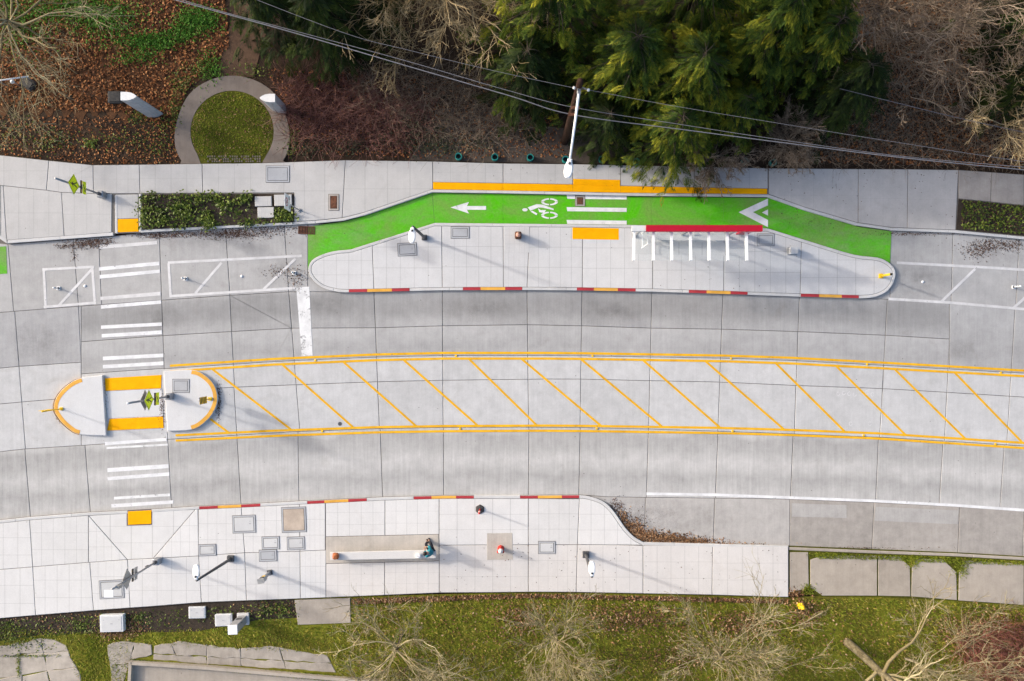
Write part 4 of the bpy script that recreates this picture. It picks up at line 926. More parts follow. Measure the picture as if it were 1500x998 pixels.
# teal pipe openings along the north bank
tp = [(672, 231), (725, 232), (776.5, 232.5), (828, 235.5), (881, 235), (931, 238.5), (1089, 238), (1130.5, 239.5)]
tl = ['leftmost teal pipe end beside the upper pavement', 'second teal pipe end from the left on the bank', 'third teal pipe end from the left on the bank', 'teal pipe end under the street light arm', 'teal pipe end just right of the street light', 'teal pipe end half hidden by cedar branches', 'teal pipe end under the bare twigs', 'rightmost teal pipe end beside the upper pavement']
for (x, y), lb in zip(tp, tl):
    t = thing('pipe_end', lb, 'pipe', W(x, y, -.06), 0, 'teal pipe ends along the bank'); n = 20
    pr = [(.175, 0), (.175, .34), (.145, .34), (.14, .05)]
    vs = [(r * math.cos(2 * PI * k / n), r * math.sin(2 * PI * k / n), z) for r, z in pr for k in range(n)]
    mesh_obj('pipe_wall', vs, [(i * n + k, i * n + (k + 1) % n, (i + 1) * n + (k + 1) % n, (i + 1) * n + k) for i in range(3) for k in range(n)], M['teal'], t, False)
    MB().lathe([(.139, 0), (.139, .03)], 16, (0, 0, .05)).build('pipe_bottom', M['black'], t)  # plain black disc closing the bottom of the pipe

# ------------------------------------------------------------------ bus shelter
def shelter():
    o = W(1010, 350, ZW); t = thing('bus_shelter', 'bus shelter with red roof beam and seven white rafters', 'bus shelter', o)
    P = lambda x, y, z: W(x, y, z) - o
    rear = [929, 957, 983.5, 1011, 1038, 1065, 1093]; front = [928, 957, 984, 1012, 1039, 1066, 1094]
    def beam(p, q, w, h):
        d = q - p; L = d.length; R = d.to_track_quat('X', 'Z').to_matrix(); return MB().box((p + q) / 2, (L, w, h), rot=R)
    pr, pf = [], []
    for a, b_ in zip(rear, front):
        p, q = P(a, 336, 2.62), P(b_, 382, 2.92); beam(p, q, .12, .12).build('rafter', M['whitemetal'], t); pr.append(p); pf.append(q)
    for i in range(6):
        up = Vector((0, 0, .075)); a, b_, c_, d = pr[i] + up, pr[i + 1] + up, pf[i + 1] + up, pf[i] + up
        a = a + Vector((.08, 0, 0)); d = d + Vector((.08, 0, 0)); b_ = b_ - Vector((.08, 0, 0)); c_ = c_ - Vector((.08, 0, 0))
        th = Vector((0, 0, .012)); mesh_obj('roof_glass', [a, b_, c_, d, a + th, b_ + th, c_ + th, d + th], [(3, 2, 1, 0), (4, 5, 6, 7), (0, 1, 5, 4), (1, 2, 6, 5), (2, 3, 7, 6), (3, 0, 4, 7)], M['glass'], t)
    beam(P(925, 337, 2.5), P(1098, 337, 2.5), .16, .14).build('rear_tube', M['grey'], t)
    x0, x1 = P(946, 335, 2.85), P(1116, 335, 2.85); beam(x0, x1, .31, .26).build('roof_beam', M['red'], t); beam(P(925.5, 335, 2.80), P(945.5, 335, 2.80), .27, .20).build('beam_end', M['box'], t)
    for x in (940, 1011, 1082):
        c = P(x, 336.5, 2.5); MB().tube([(c.x, c.y, 0), (c.x, c.y, c.z)], .055, 10).build('column', M['steel'], t, True)
        MB().box((c.x, c.y, .015), (.26, .26, .03)).build('base_plate', M['steel'], t)
    xs = [P(x, 336.5, 2.5) for x in (942, 975, 1009)] + [P(1013, 336.5, 2.5), P(1046, 336.5, 2.5), P(1080, 336.5, 2.5)]
    for a, b_ in ((0, 1), (1, 2), (3, 4), (4, 5)):
        A_, B_ = xs[a], xs[b_]; MB().box(((A_.x + B_.x) / 2, A_.y, 1.2), (abs(B_.x - A_.x) - .05, .012, 1.7)).build('back_glass', M['glass'], t)
        MB().box(((A_.x + B_.x) / 2, A_.y, 2.07), (abs(B_.x - A_.x) - .05, .03, .04)).build('glass_rail', M['whitemetal'], t)
    # side windscreen
    c = P(944, 350, 1.2)
    MB().box((c.x, c.y, 1.2), (.012, .72, 1.5)).build('side_glass', M['glass'], t)
    f = MB()
    for y in (-.38, .38): f.box((c.x, c.y + y, 1.15), (.05, .04, 1.9))
    for z in (.42, 1.98): f.box((c.x, c.y, z), (.05, .72, .05))
    f.build('side_frame', M['whitemetal'], t)
    # bench
    b0, b1 = P(958, 346.5, .6), P(1064, 347.5, .6)
    beam(b0, b1, .36, .06).build('seat', M['kerb'], t)
    for k in (.12, .5, .88):
        p = b0.lerp(b1, k); MB().box((p.x, p.y, p.z / 2 - .01), (.06, .3, p.z - .02)).build('seat_leg', M['steel'], t)
    e = P(1082, 343, .2); MB().box((e.x + .12, e.y, 1.25), (.55, .1, 2.3), bev=.01).build('red_end_panel', M['red'], t)
    MB().box((e.x + .12, e.y - .06, 1.5), (.42, .016, .7)).build('timetable_case', M['whitemetal'], t)
    k = P(1022, 345, 2.2); MB().box(k, (.34, .08, .1)).tube([k + Vector((0, .04, .05)), k + Vector((0, .35, .25))], .02, 6).build('arrival_display', M['whitemetal'], t)
shelter()

# ------------------------------------------------------------------ bench, person, bags
def bench():
    o = W(560, 818, ZW); t = thing('bench', 'long white concrete bench on the lower pavement', 'bench', o); P = lambda x, y, z: W(x, y, z) - o
    q = [P(483.5, 809.5, .62), P(638.5, 805.8, .62), P(638.5, 818, .62), P(484, 821, .62)]
    poly = [tuple(v[:2]) for v in q]; poly = poly if area(poly) > 0 else poly[::-1]
    n = 4; ins = inset(poly, .015)
    vs = [(x, y, .37) for x, y in poly] + [(x, y, .445) for x, y in poly] + [(x, y, .46) for x, y in ins]
    MB().add(vs, [(3, 2, 1, 0), (8, 9, 10, 11)] + [(k * n + i, k * n + (i + 1) % n, (k + 1) * n + (i + 1) % n, (k + 1) * n + i) for k in (0, 1) for i in range(n)]).build('seat', M['bench'], t)
    for x in (500, 561, 622): c = P(x, 813.5, .2); MB().box((c.x, c.y, .185), (.22, .30, .372)).build('leg', M['walk_old'], t)
M['bench'] = concrete('bench_white_concrete', (.58, .565, .55), amt=.06, patch=.05, streak=.02, speck=.1, tint=0)
bench(); SEAT = ZW + .46
def skin_mesh(name, vs, es, rad, mat, parent, sub_=2, root=0):
    me = bpy.data.meshes.new(name); me.from_pydata(vs, es, []); o = bpy.data.objects.new(name, me); col.objects.link(o)
    o.modifiers.new('skin', 'SKIN'); 
    for i, r in enumerate(rad):
        sv = me.skin_vertices[0].data[i]; sv.radius = (r, r) if not isinstance(r, tuple) else r; sv.use_root = (i == root)
    s = o.modifiers.new('sub', 'SUBSURF'); s.levels = sub_; s.render_levels = sub_
    dg = bpy.context.evaluated_depsgraph_get(); ev = o.evaluated_get(dg); m2 = bpy.data.meshes.new_from_object(ev); m2.name = name
    bpy.data.objects.remove(o); m2.materials.clear(); m2.materials.append(mat); m2.polygons.foreach_set('use_smooth', [True] * len(m2.polygons))
    r = bpy.data.objects.new(name, m2); col.objects.link(r); r.parent = parent; return r
def person():
    base = W(632.5, 806.5, SEAT); o = Vector((base.x, base.y, ZW)); t = thing('person', 'person in teal jacket and black trousers sitting on the white bench', 'person', o)
    s = SEAT - ZW
    pel = (0, -.02, s + .11); wai = (-.03, -.02, s + .30); che = (-.10, .0, s + .50); nec = (-.19, .03, s + .66); hd = (-.25, .06, s + .80)
    shl, shr = (-.22, -.16, s + .55), (-.03, .19, s + .55)
    ell, elr = (-.30, -.05, s + .32), (-.08, .30, s + .34); hal, har = (-.34, .16, s + .30), (-.24, .26, s + .32)
    hpl, hpr = (-.06, -.04, s + .09), (.06, .07, s + .09); knl, knr = (-.30, .34, s + .07), (-.06, .42, s + .08); anl, anr = (-.27, .33, .10), (-.16, .36, .10); tol, tor = (-.30, .46, .04), (-.20, .52, .04)
    vs = [pel, wai, che, nec, hd, (-.275, .075, s + .92), shl, ell, hal, shr, elr, har, hpl, knl, anl, tol, hpr, knr, anr, tor]
    es = [(0, 1), (1, 2), (2, 3), (3, 4), (4, 5), (2, 6), (6, 7), (7, 8), (2, 9), (9, 10), (10, 11), (0, 12), (12, 13), (13, 14), (14, 15), (0, 16), (16, 17), (17, 18), (18, 19)]
    rd = [.13, .125, .135, .055, .085, .075, .06, .043, .032, .06, .043, .032, .085, .06, .04, .035, .085, .06, .04, .035]
    body = skin_mesh('body', vs, es, rd, M['skin'], t)
    # jacket, trousers a little larger than the body
    skin_mesh('jacket', [pel, wai, che, (-.16, .02, s + .62), shl, ell, (-.325, .09, s + .305), shr, elr, (-.19, .28, s + .325)], [(0, 1), (1, 2), (2, 3), (2, 4), (4, 5), (5, 6), (2, 7), (7, 8), (8, 9)], [.165, .165, .175, .09, .085, .065, .05, .085, .065, .05], M['teal_jacket'], t)
    skin_mesh('trousers', [(0, -.02, s + .11), hpl, knl, anl, hpr, knr, anr], [(0, 1), (1, 2), (2, 3), (0, 4), (4, 5), (5, 6)], [.14, .105, .08, .06, .105, .08, .06], M['trousers'], t)
    for a, b_ in ((anl, tol), (anr, tor)): MB().tube([(a[0], a[1] - .05, .045), (a[0] * .5 + b_[0] * .5, a[1] * .5 + b_[1] * .5, .05), (b_[0], b_[1] + .02, .035)], [.05, .055, .035], 8).build('shoe', M['black'], t, True)
    for h_, d in ((hal, Vector((.04, .09, 0))), (har, Vector((-.09, -.02, 0)))):
        f = MB(); h_ = Vector(h_); d = d.normalized(); sd_ = Vector((-d.y, d.x, 0))
        f.box(h_ + d * .03, (.09, .075, .03), rz=math.atan2(d.y, d.x))
        for k, ln_ in enumerate((.06, .075, .08, .07)):
            p = h_ + d * .07 + sd_ * (k - 1.5) * .02; f.tube([p, p + d * ln_ * .6, p + d * ln_ + Vector((0, 0, -.025))], [.0095, .009, .007], 6)
        p = h_ + d * .02 + sd_ * .035; f.tube([p, p + d * .04 + sd_ * .025], [.011, .009], 6)
        f.build('hand', M['skin'], t, True)
    # face and hair: head tipped down towards the lap
    hc = Vector((-.262, .068, s + .865)); fd = Vector((-.55, .83, -.15)).normalized(); sdv = Vector((-fd.y, fd.x, 0)).normalized()
    hh = bmesh.new(); bmesh.ops.create_icosphere(hh, subdivisions=3, radius=.115)
    for v in hh.verts:
        v.co = Vector((v.co.x, v.co.y, v.co.z * 1.12)); 
    dl = [v for v in hh.verts if v.co.normalized().dot(Vector((fd.x, fd.y, -.45)).normalized()) > .55]; bmesh.ops.delete(hh, geom=dl, context='VERTS')
    me = bpy.data.meshes.new('hair'); hh.to_mesh(me); hh.free(); me.materials.append(M['hair']); ho = link(bpy.data.objects.new('hair', me), t); ho.location = hc
    MB().tube([hc + fd * .09, hc + fd * .125 - Vector((0, 0, .02))], [.014, .017], 6).build('nose', M['skin'], t, True)
    for sg in (-1, 1):
        MB().lathe([(.0, -.012), (.012, 0), (.0, .012)], 8, hc + fd * .10 + sdv * .035 * sg + Vector((0, 0, .015))).build('eye', M['hair'], t, True)
        MB().lathe([(.01, -.03), (.022, 0), (.01, .03)], 8, hc + sdv * .10 * sg).build('ear', M['skin'], t, True)
    MB().box(hc + fd * .105 - Vector((0, 0, .055)), (.012, .045, .008), rz=math.atan2(fd.y, fd.x)).build('mouth', M['leather'], t)
    return o
po = person()
def bag(label, px, py, mat, r, hgt, z, seedv, name):
    random.seed(seedv); t = thing(name, label, 'bag', W(px, py, z)); bm = bmesh.new(); bmesh.ops.create_icosphere(bm, subdivisions=3, radius=1)
    for v in bm.verts:
        k = 1 + .10 * math.sin(7 * v.co.x + seedv) * math.cos(6 * v.co.y) + random.uniform(-.03, .03)
        x, y, zz = v.co; e = .55
        v.co = (math.copysign(abs(x) ** e, x) * r[0] * k, math.copysign(abs(y) ** e, y) * r[1] * k, max(zz * hgt * k + hgt * .9, 0))
    me = bpy.data.meshes.new('sack'); bm.to_mesh(me); bm.free(); me.materials.append(M[mat]); me.polygons.foreach_set('use_smooth', [True] * len(me.polygons)); link(bpy.data.objects.new('sack', me), t)
    for sx in (-1, 1): MB().tube([(sx * r[0] * .4, -r[1] * .3, hgt * 1.8), (sx * r[0] * .4, 0, hgt * 2.1), (sx * r[0] * .4, r[1] * .3, hgt * 1.8)], .012, 6).build('handle', M[mat], t, True)
bag('brown bag sitting at the left end of the white bench', 492.5, 814, 'leather', (.16, .17), .13, SEAT, 3, 'shoulder_bag')
bag('crumpled white bag on the bench beside the seated person', 613.5, 813.5, 'whitebag', (.15, .13), .10, SEAT, 5, 'plastic_bag')
random.seed(11)

# ------------------------------------------------------------------ white bullet shaped pillars, rail, plinths
def pillar(label, px, py, h, flip):
    o = W(px, py, -.06); t = thing('pillar', label, 'pillar', o); f = -1 if flip else 1
    prof = [(-.38, -.17)] + [(-.38 + .04 * i, 0) for i in ()]
    up_ = [(-.38, .20), (-.1, .20), (.10, .17), (.24, .11), (.34, .045), (.38, 0)]; poly = up_ + [(x, -y) for x, y in up_[::-1][1:]]
    poly = [(x * f, y) for x, y in poly]; poly = poly if area(poly) > 0 else poly[::-1]
    MB().prism(poly, 0, h).build('shaft', M['pillar_shade'], t)
    MB().prism([(x * 1.02, y * 1.03) for x, y in poly], h, h + .06).build('cap', M['stone'], t)
M['pillar_shade'] = plain('pillar_shaded_sides', (.42, .43, .45), .6, 0, .12, 4)  # shaft coloured greyer than its white cap to stand for its shaded sides
pillar('white topped bullet shaped pillar on the leafy bank left of the ring path', 229, 167, 3.0, False)
pillar('white topped bullet shaped pillar on the edge of the ring path', 409, 161, 2.0, True)
def plinth(label, px, py, w, d, rz):
    t = thing('stone_plinth', label, 'plinth', W(px, py, -.06), rz); MB().box((0, 0, .1), (w, d, .24), bev=.03).build('base', M['slabdark'], t); MB().box((0, 0, .24), (w * .8, d * .8, .06), bev=.02).build('top', M['slabdark'], t)
plinth('dark square plinth left of the white topped pillar', 171, 144, .75, .62, 0); plinth('dark tilted plinth under the rail at the left edge', 43, 124, .75, .5, math.radians(-35))
t = thing('hand_rail', 'white metal hand rail entering at the upper left edge', 'rail', W(0, 122, -.06))
a, b_ = W(-50, 125, .9) - W(0, 122, -.06), W(42, 112, .9) - W(0, 122, -.06)
MB().tube([a, b_], .04, 8).build('rail_tube', M['whitemetal'], t, True)
for k in (.05, .5, .95): p = a.lerp(b_, k); MB().tube([(p.x, p.y, 0), (p.x, p.y, p.z)], .03, 8).build('rail_post', M['steel'], t, True)
t = thing('garden_light', 'small white globe light beside the hand rail', 'light', W(30, 126, -.06)); MB().tube([(0, 0, 0), (0, 0, .6)], .03, 8).build('stem', M['steel'], t, True); MB().lathe([(.02, 0), (.09, .04), (.11, .11), (.08, .18), (0, .2)], 12, (0, 0, .58)).build('globe', M['whitemetal'], t, True)

# ------------------------------------------------------------------ utility pole, street light, wires
def utility_pole():
    zt = 9.8; b = W(827, 208, -.06); g = W(850, 119, zt); t = thing('utility_pole', 'brown wooden utility pole with a long white street light arm', 'utility pole', b)
    top = g - b
    MB().tube([(0, 0, 0), (top.x * .5, top.y * .5, 5), (top.x, top.y, top.z)], [.19, .165, .135], 12).build('shaft', M['wood'], t, True)
    p0 = W(848, 136, 9.1) - b; p1 = W(843, 175, 9.35) - b; p2 = W(835, 233, 9.5) - b
    MB().tube([p0 + Vector((0, .25, -.2)), p0, p1, p2], [.06, .06, .055, .045], 10).build('lamp_arm', M['whitemetal'], t, True)
    MB().box(p0 + Vector((0, .1, 0)), (.16, .30, .24), bev=.02).build('arm_bracket', M['steel'], t)
    d = (p2 - p1).normalized(); a = math.atan2(d.y, d.x)
    poly = [(0, -.09), (.15, -.11), (.28, -.17), (.52, -.19), (.72, -.14), (.80, -.06), (.80, .06), (.72, .14), (.52, .19), (.28, .17), (.15, .11), (0, .09)]
    poly = [(p2.x + x * math.cos(a) - y * math.sin(a), p2.y + x * math.sin(a) + y * math.cos(a)) for x, y in poly]
    n = len(poly); ins = inset(poly, .05); z = p2.z - .05
    hd = MB().add([(x, y, z) for x, y in ins] + [(x, y, z + .04) for x, y in poly] + [(x, y, z + .08) for x, y in poly] + [(x, y, z + .13) for x, y in ins], [tuple(range(n - 1, -1, -1)), tuple(range(3 * n, 4 * n))] + [(k * n + i, k * n + (i + 1) % n, (k + 1) * n + (i + 1) % n, (k + 1) * n + i) for k in range(3) for i in range(n)])
    ho = hd.build('lamp_head', M['whitemetal'], t)
    MB().lathe([(.05, 0), (.055, .05), (.03, .08), (0, .082)], 12, (p2.x + d.x * .2, p2.y + d.y * .2, z + .13)).build('photocell', M['darksteel'], ho, True)
    for x, y, zz in ((841, 129, 9.3), (862, 132, 9.3)):
        q = W(x, y, zz) - b; MB().tube([(top.x * zz / zt, top.y * zz / zt, zz - .05), q], .025, 6).build('insulator_bracket', M['steel'], t); MB().lathe([(.03, -.08), (.06, -.03), (.04, 0), (.06, .03), (.03, .08)], 10, q).build('insulator', M['whitemetal'], t, True)
    for x, y, zz in ((838, 168, 6.6), (843, 158, 7.4)):
        q = W(x, y, zz) - b; MB().box(q, (.35, .12, .1)).build('cable_clamp', M['rust'], t)
utility_pole()
def wire(label, pts, z, r, mat='wire', sag=0):
    W3 = [W(x, y, z + dz) for x, y, dz in pts]; sm = []
    for i in range(len(W3) - 1):
        p0, p1, p2, p3 = W3[max(i - 1, 0)], W3[i], W3[i + 1], W3[min(i + 2, len(W3) - 1)]
        for j in range(8):
            k = j / 8; sm.append(.5 * (2 * p1 + (p2 - p0) * k + (2 * p0 - 5 * p1 + 4 * p2 - p3) * k * k + (3 * p1 - p0 - 3 * p2 + p3) * k ** 3))
    sm.append(W3[-1]); o0 = sm[0].copy()
    o = MB().tube([p - o0 for p in sm], r, 6).build('overhead_wire', M[mat]); o.location = o0
    return tag(o, label, 'wire')
wire('thick overhead cable crossing the trees from upper left to the right edge', [(60, -58, 0), (257, 0, 0), (430, 48, 0), (590, 95, 0), (745, 140, 0), (838, 168, 0), (1000, 190, 0), (1130, 207, 0), (1320, 231, 0), (1500, 249, 0), (1620, 261, 0)], 6.6, .022)
wire('second overhead cable just above the thick one', [(120, -45, 0), (300, 10, 0), (430, 45, 0), (590, 88, 0), (745, 133, 0), (843, 158, 0), (1000, 183, 0), (1130, 203, 0), (1320, 229, 0), (1500, 245, 0), (1620, 256, 0)], 7.2, .013)
wire('thin uppermost overhead wire through the pole insulators', [(300, -30, 0), (500, 47, 0), (600, 74, 0), (720, 103, 0), (841, 129, 0), (862, 132, 0), (985, 155, 0), (1130, 179, 0), (1240, 197, 0), (1400, 222, 0), (1620, 255, 0)], 9.3, .009)
wire('faint dark wire across the bare trees at the right', [(1230, 130, 0), (1310, 150, 0), (1400, 172, 0), (1500, 194, 0), (1600, 214, 0)], 5.5, .014, 'wire_dark')

# ------------------------------------------------------------------ vegetation helpers (numpy)
def in_poly(P, poly):
    x, y = P[:, 0], P[:, 1]; r = np.zeros(len(P), bool); n = len(poly); j = n - 1
    for i in range(n):
        xi, yi = poly[i]; xj, yj = poly[j]
        c = ((yi > y) != (yj > y)) & (x < (xj - xi) * (y - yi) / ((yj - yi) or 1e-9) + xi); r ^= c; j = i
    return r
def sample(poly, n):
    a = np.array(poly); lo, hi = a.min(0), a.max(0); out = np.zeros((0, 2))
    while len(out) < n:
        P = rng.uniform(lo, hi, (n * 2, 2)); out = np.vstack([out, P[in_poly(P, poly)]])
    return out[:n]
def blob(specs):
    return np.vstack([np.column_stack([rng.normal(cx, rx, n), rng.normal(cy, ry, n)]) for cx, cy, rx, ry, n in specs])
def PW(P, z):
    k = 1 / S; return np.column_stack([(P[:, 0] - 750) * k, (499 - P[:, 1]) * k, np.full(len(P), z) if np.isscalar(z) else z])
def unit(v): return v / np.maximum(np.linalg.norm(v, axis=-1, keepdims=True), 1e-9)
def leaf_quads(C, size, tilt=.5, aspect=.55, jitter=.4):
    n = len(C); nrm = unit(np.column_stack([rng.normal(0, tilt, n), rng.normal(0, tilt, n), np.ones(n)])); a = rng.uniform(0, 2 * PI, n)
    d = np.column_stack([np.cos(a), np.sin(a), np.zeros(n)]); d = unit(d - nrm * (d * nrm).sum(1, keepdims=True)); s = np.cross(nrm, d)
    L = (size * rng.uniform(1 - jitter, 1 + jitter, n))[:, None]
    return np.stack([C - d * L * .5, C + s * L * aspect * .5 + d * L * .05, C + d * L * .5, C - s * L * aspect * .5 + d * L * .05], 1).reshape(-1, 3)
def scatter(name, label, P, size, mat, z=.02, tilt=.5, aspect=.55, dz=.03, kind='stuff'):
    C = PW(P, z); C[:, 2] += rng.uniform(0, dz, len(C))
    return tag(np_mesh(name, leaf_quads(C, size, tilt, aspect), 4, M[mat]), label, kind=kind)
def blades(name, label, P, h, w, mat, z=.03):
    C = PW(P, z); n = len(C); a = rng.uniform(0, 2 * PI, n); d = np.column_stack([np.cos(a), np.sin(a), np.zeros(n)]); s = np.column_stack([-d[:, 1], d[:, 0], np.zeros(n)])
    hh = (h * rng.uniform(.5, 1.4, n))[:, None]; ww = (w * rng.uniform(.6, 1.3, n))[:, None]
    tip = C + d * hh * rng.uniform(.3, 1.0, (n, 1)) + np.array([0, 0, 1]) * hh * .7
    return tag(np_mesh(name, np.stack([C - s * ww, C + s * ww, tip], 1).reshape(-1, 3), 3, M[mat]), label, kind='stuff')
def tubes(pts, rad, n=3):
    """pts (B,K,3), rad (B,K) -> verts, quads"""
    B, K, _ = pts.shape; d = unit(pts[:, -1] - pts[:, 0]); ref = np.where(np.abs(d[:, 2:3]) < .9, np.array([[0, 0, 1.]]), np.array([[1., 0, 0]])); a = unit(np.cross(d, ref)); c = np.cross(d, a)
    th = np.arange(n) * 2 * PI / n
    off = a[:, None, None, :] * np.cos(th)[None, None, :, None] + c[:, None, None, :] * np.sin(th)[None, None, :, None]
    V = (pts[:, :, None, :] + off * rad[:, :, None, None]).reshape(-1, 3)
    b = np.arange(B)[:, None, None] * K * n; k = np.arange(K - 1)[None, :, None] * n; i = np.arange(n)[None, None, :]; j = (i + 1) % n
    F = np.stack([b + k + i, b + k + j, b + k + n + j, b + k + n + i], -1).reshape(-1, 4); return V, F
def vf_mesh(name, parts, mat, parent=None):
    Vs, Fs, o = [], [], 0
    for V, F in parts: Vs.append(V); Fs.append(F + o); o += len(V)
    V = np.vstack(Vs); F = np.vstack(Fs); me = bpy.data.meshes.new(name)
    me.vertices.add(len(V)); me.vertices.foreach_set('co', V.astype(np.float32).ravel()); me.loops.add(F.size); me.loops.foreach_set('vertex_index', F.astype(np.int32).ravel())
    me.polygons.add(len(F)); me.polygons.foreach_set('loop_start', np.arange(0, F.size, 4, dtype=np.int32)); me.update(calc_edges=True); me.materials.append(mat)
    return link(bpy.data.objects.new(name, me), parent)
def spawn(pts, m, t0, t1, ang, lf, K, up=.0, wob=.12):
    B, Kp, _ = pts.shape; idx = np.repeat(np.arange(B), m); n = len(idx); t = rng.uniform(t0, t1, n) * (Kp - 1); i = np.minimum(t.astype(int), Kp - 2); f = (t - i)[:, None]
    p = pts[idx, i] * (1 - f) + pts[idx, i + 1] * f; d = unit(pts[idx, i + 1] - pts[idx, i]); L = np.linalg.norm(pts[idx, -1] - pts[idx, 0], axis=1)
    r = rng.normal(size=(n, 3)); s = unit(r - d * (r * d).sum(1, keepdims=True)); a = rng.uniform(ang[0], ang[1], n)[:, None]
    dr = unit(d * np.cos(a) + s * np.sin(a)); ln_ = (L * lf * rng.uniform(.55, 1.25, n) * (1.15 - .5 * t / (Kp - 1)))[:, None]
    out = np.zeros((n, K, 3)); out[:, 0] = p; cur = dr
    for k in range(1, K):
        cur = unit(cur + rng.normal(0, wob, (n, 3)) + np.array([0, 0, up])); out[:, k] = out[:, k - 1] + cur * ln_ / (K - 1)
    return out
def taper(n, K, r0, r1, var=.25): return np.linspace(r0, r1, K)[None, :] * rng.uniform(1 - var, 1 + var, (n, 1))

def bare_tree(label, px, py, h, lean=(0, 0), main=9, mats=('bark', 'twig'), r=.10, spread=(.45, 1.15), dens=(7, 6, 4), seed=0, up=.05, group='bare trees', lf=(1.0, .62, .55, .55), tw=.007, trunk_h=.3, name='bare_tree', cat='tree'):
    global rng
    rng = np.random.default_rng(100 + seed); o = W(px, py, .0); t = thing(name, label, cat, o, 0, group)
    K = 6; tr = np.zeros((1, K, 3)); z = np.linspace(-.05, h * trunk_h, K); tr[0, :, 2] = z; tr[0, :, 0] = lean[0] * z / h + np.cumsum(rng.normal(0, .03, K)); tr[0, :, 1] = lean[1] * z / h + np.cumsum(rng.normal(0, .03, K)); tr[0, 0, :2] = 0
    vf_mesh('trunk', [tubes(tr, np.linspace(r, r * .6, K)[None, :], 8)], M[mats[0]], t)
    top = tr[0, -1]; n = main; az = np.linspace(0, 2 * PI, n, endpoint=False) + rng.uniform(-.4, .4, n); an = rng.uniform(spread[0], spread[1], n)
    d = np.column_stack([np.sin(an) * np.cos(az) + lean[0] / h, np.sin(an) * np.sin(az) + lean[1] / h, np.cos(an)]); L = (h * (1 - trunk_h) * lf[0] * rng.uniform(.6, 1.15, n))[:, None]
    k = 7; m0 = np.zeros((n, k, 3)); f = rng.uniform(.55, 1, n) * (K - 1); i = np.minimum(f.astype(int), K - 2); q_ = (f - i)[:, None]; m0[:, 0] = tr[0, i] * (1 - q_) + tr[0, i + 1] * q_; cur = unit(d)
    for q in range(1, k): cur = unit(cur + rng.normal(0, .20, (n, 3)) + np.array([0, 0, up])); m0[:, q] = m0[:, q - 1] + cur * L / (k - 1)
    l1 = spawn(m0, dens[0], .15, 1, (.25, .85), lf[1], 6, up, .15); l2 = spawn(l1, dens[1], .15, 1, (.3, .95), lf[2], 5, up, .17); l3 = spawn(l2, dens[2], .15, 1, (.3, 1.0), lf[3], 4, up, .18)
    vf_mesh('limbs', [tubes(m0, taper(n, k, r * .42, r * .10), 5), tubes(l1, taper(len(l1), 6, r * .14, .008), 4)], M[mats[1]], t)['kind'] = 'stuff'
    vf_mesh('twigs', [tubes(l2, taper(len(l2), 5, .013, tw), 3), tubes(l3, taper(len(l3), 4, tw * 1.1, tw * .7), 3)], M[mats[1]], t)['kind'] = 'stuff'
    return t

def thicket(name, label, poly, n, length, mat, r=.009, up=.5, K=5, branch=2, wob=.35, z=-.05):
    P = PW(sample(poly, n), z); d = unit(np.column_stack([rng.normal(0, .6, n), rng.normal(0, .6, n), np.full(n, up)])); out = np.zeros((n, K, 3)); out[:, 0] = P; L = (length * rng.uniform(.4, 1.3, n))[:, None]; cur = d
    for k in range(1, K): cur = unit(cur + rng.normal(0, wob, (n, 3)) * [1, 1, .6] + np.array([0, 0, -.12])); out[:, k] = out[:, k - 1] + cur * L / (K - 1)
    out[:, :, 2] = np.maximum(out[:, :, 2], z)
    parts = [tubes(out, taper(n, K, r, r * .5), 3)]
    if branch: b = spawn(out, branch, .2, 1, (.4, 1.1), .55, 3, -.02, .25); parts.append(tubes(b, taper(len(b), 3, r * .6, r * .35), 3))
    return tag(vf_mesh(name, parts, M[mat]), label, kind='stuff')

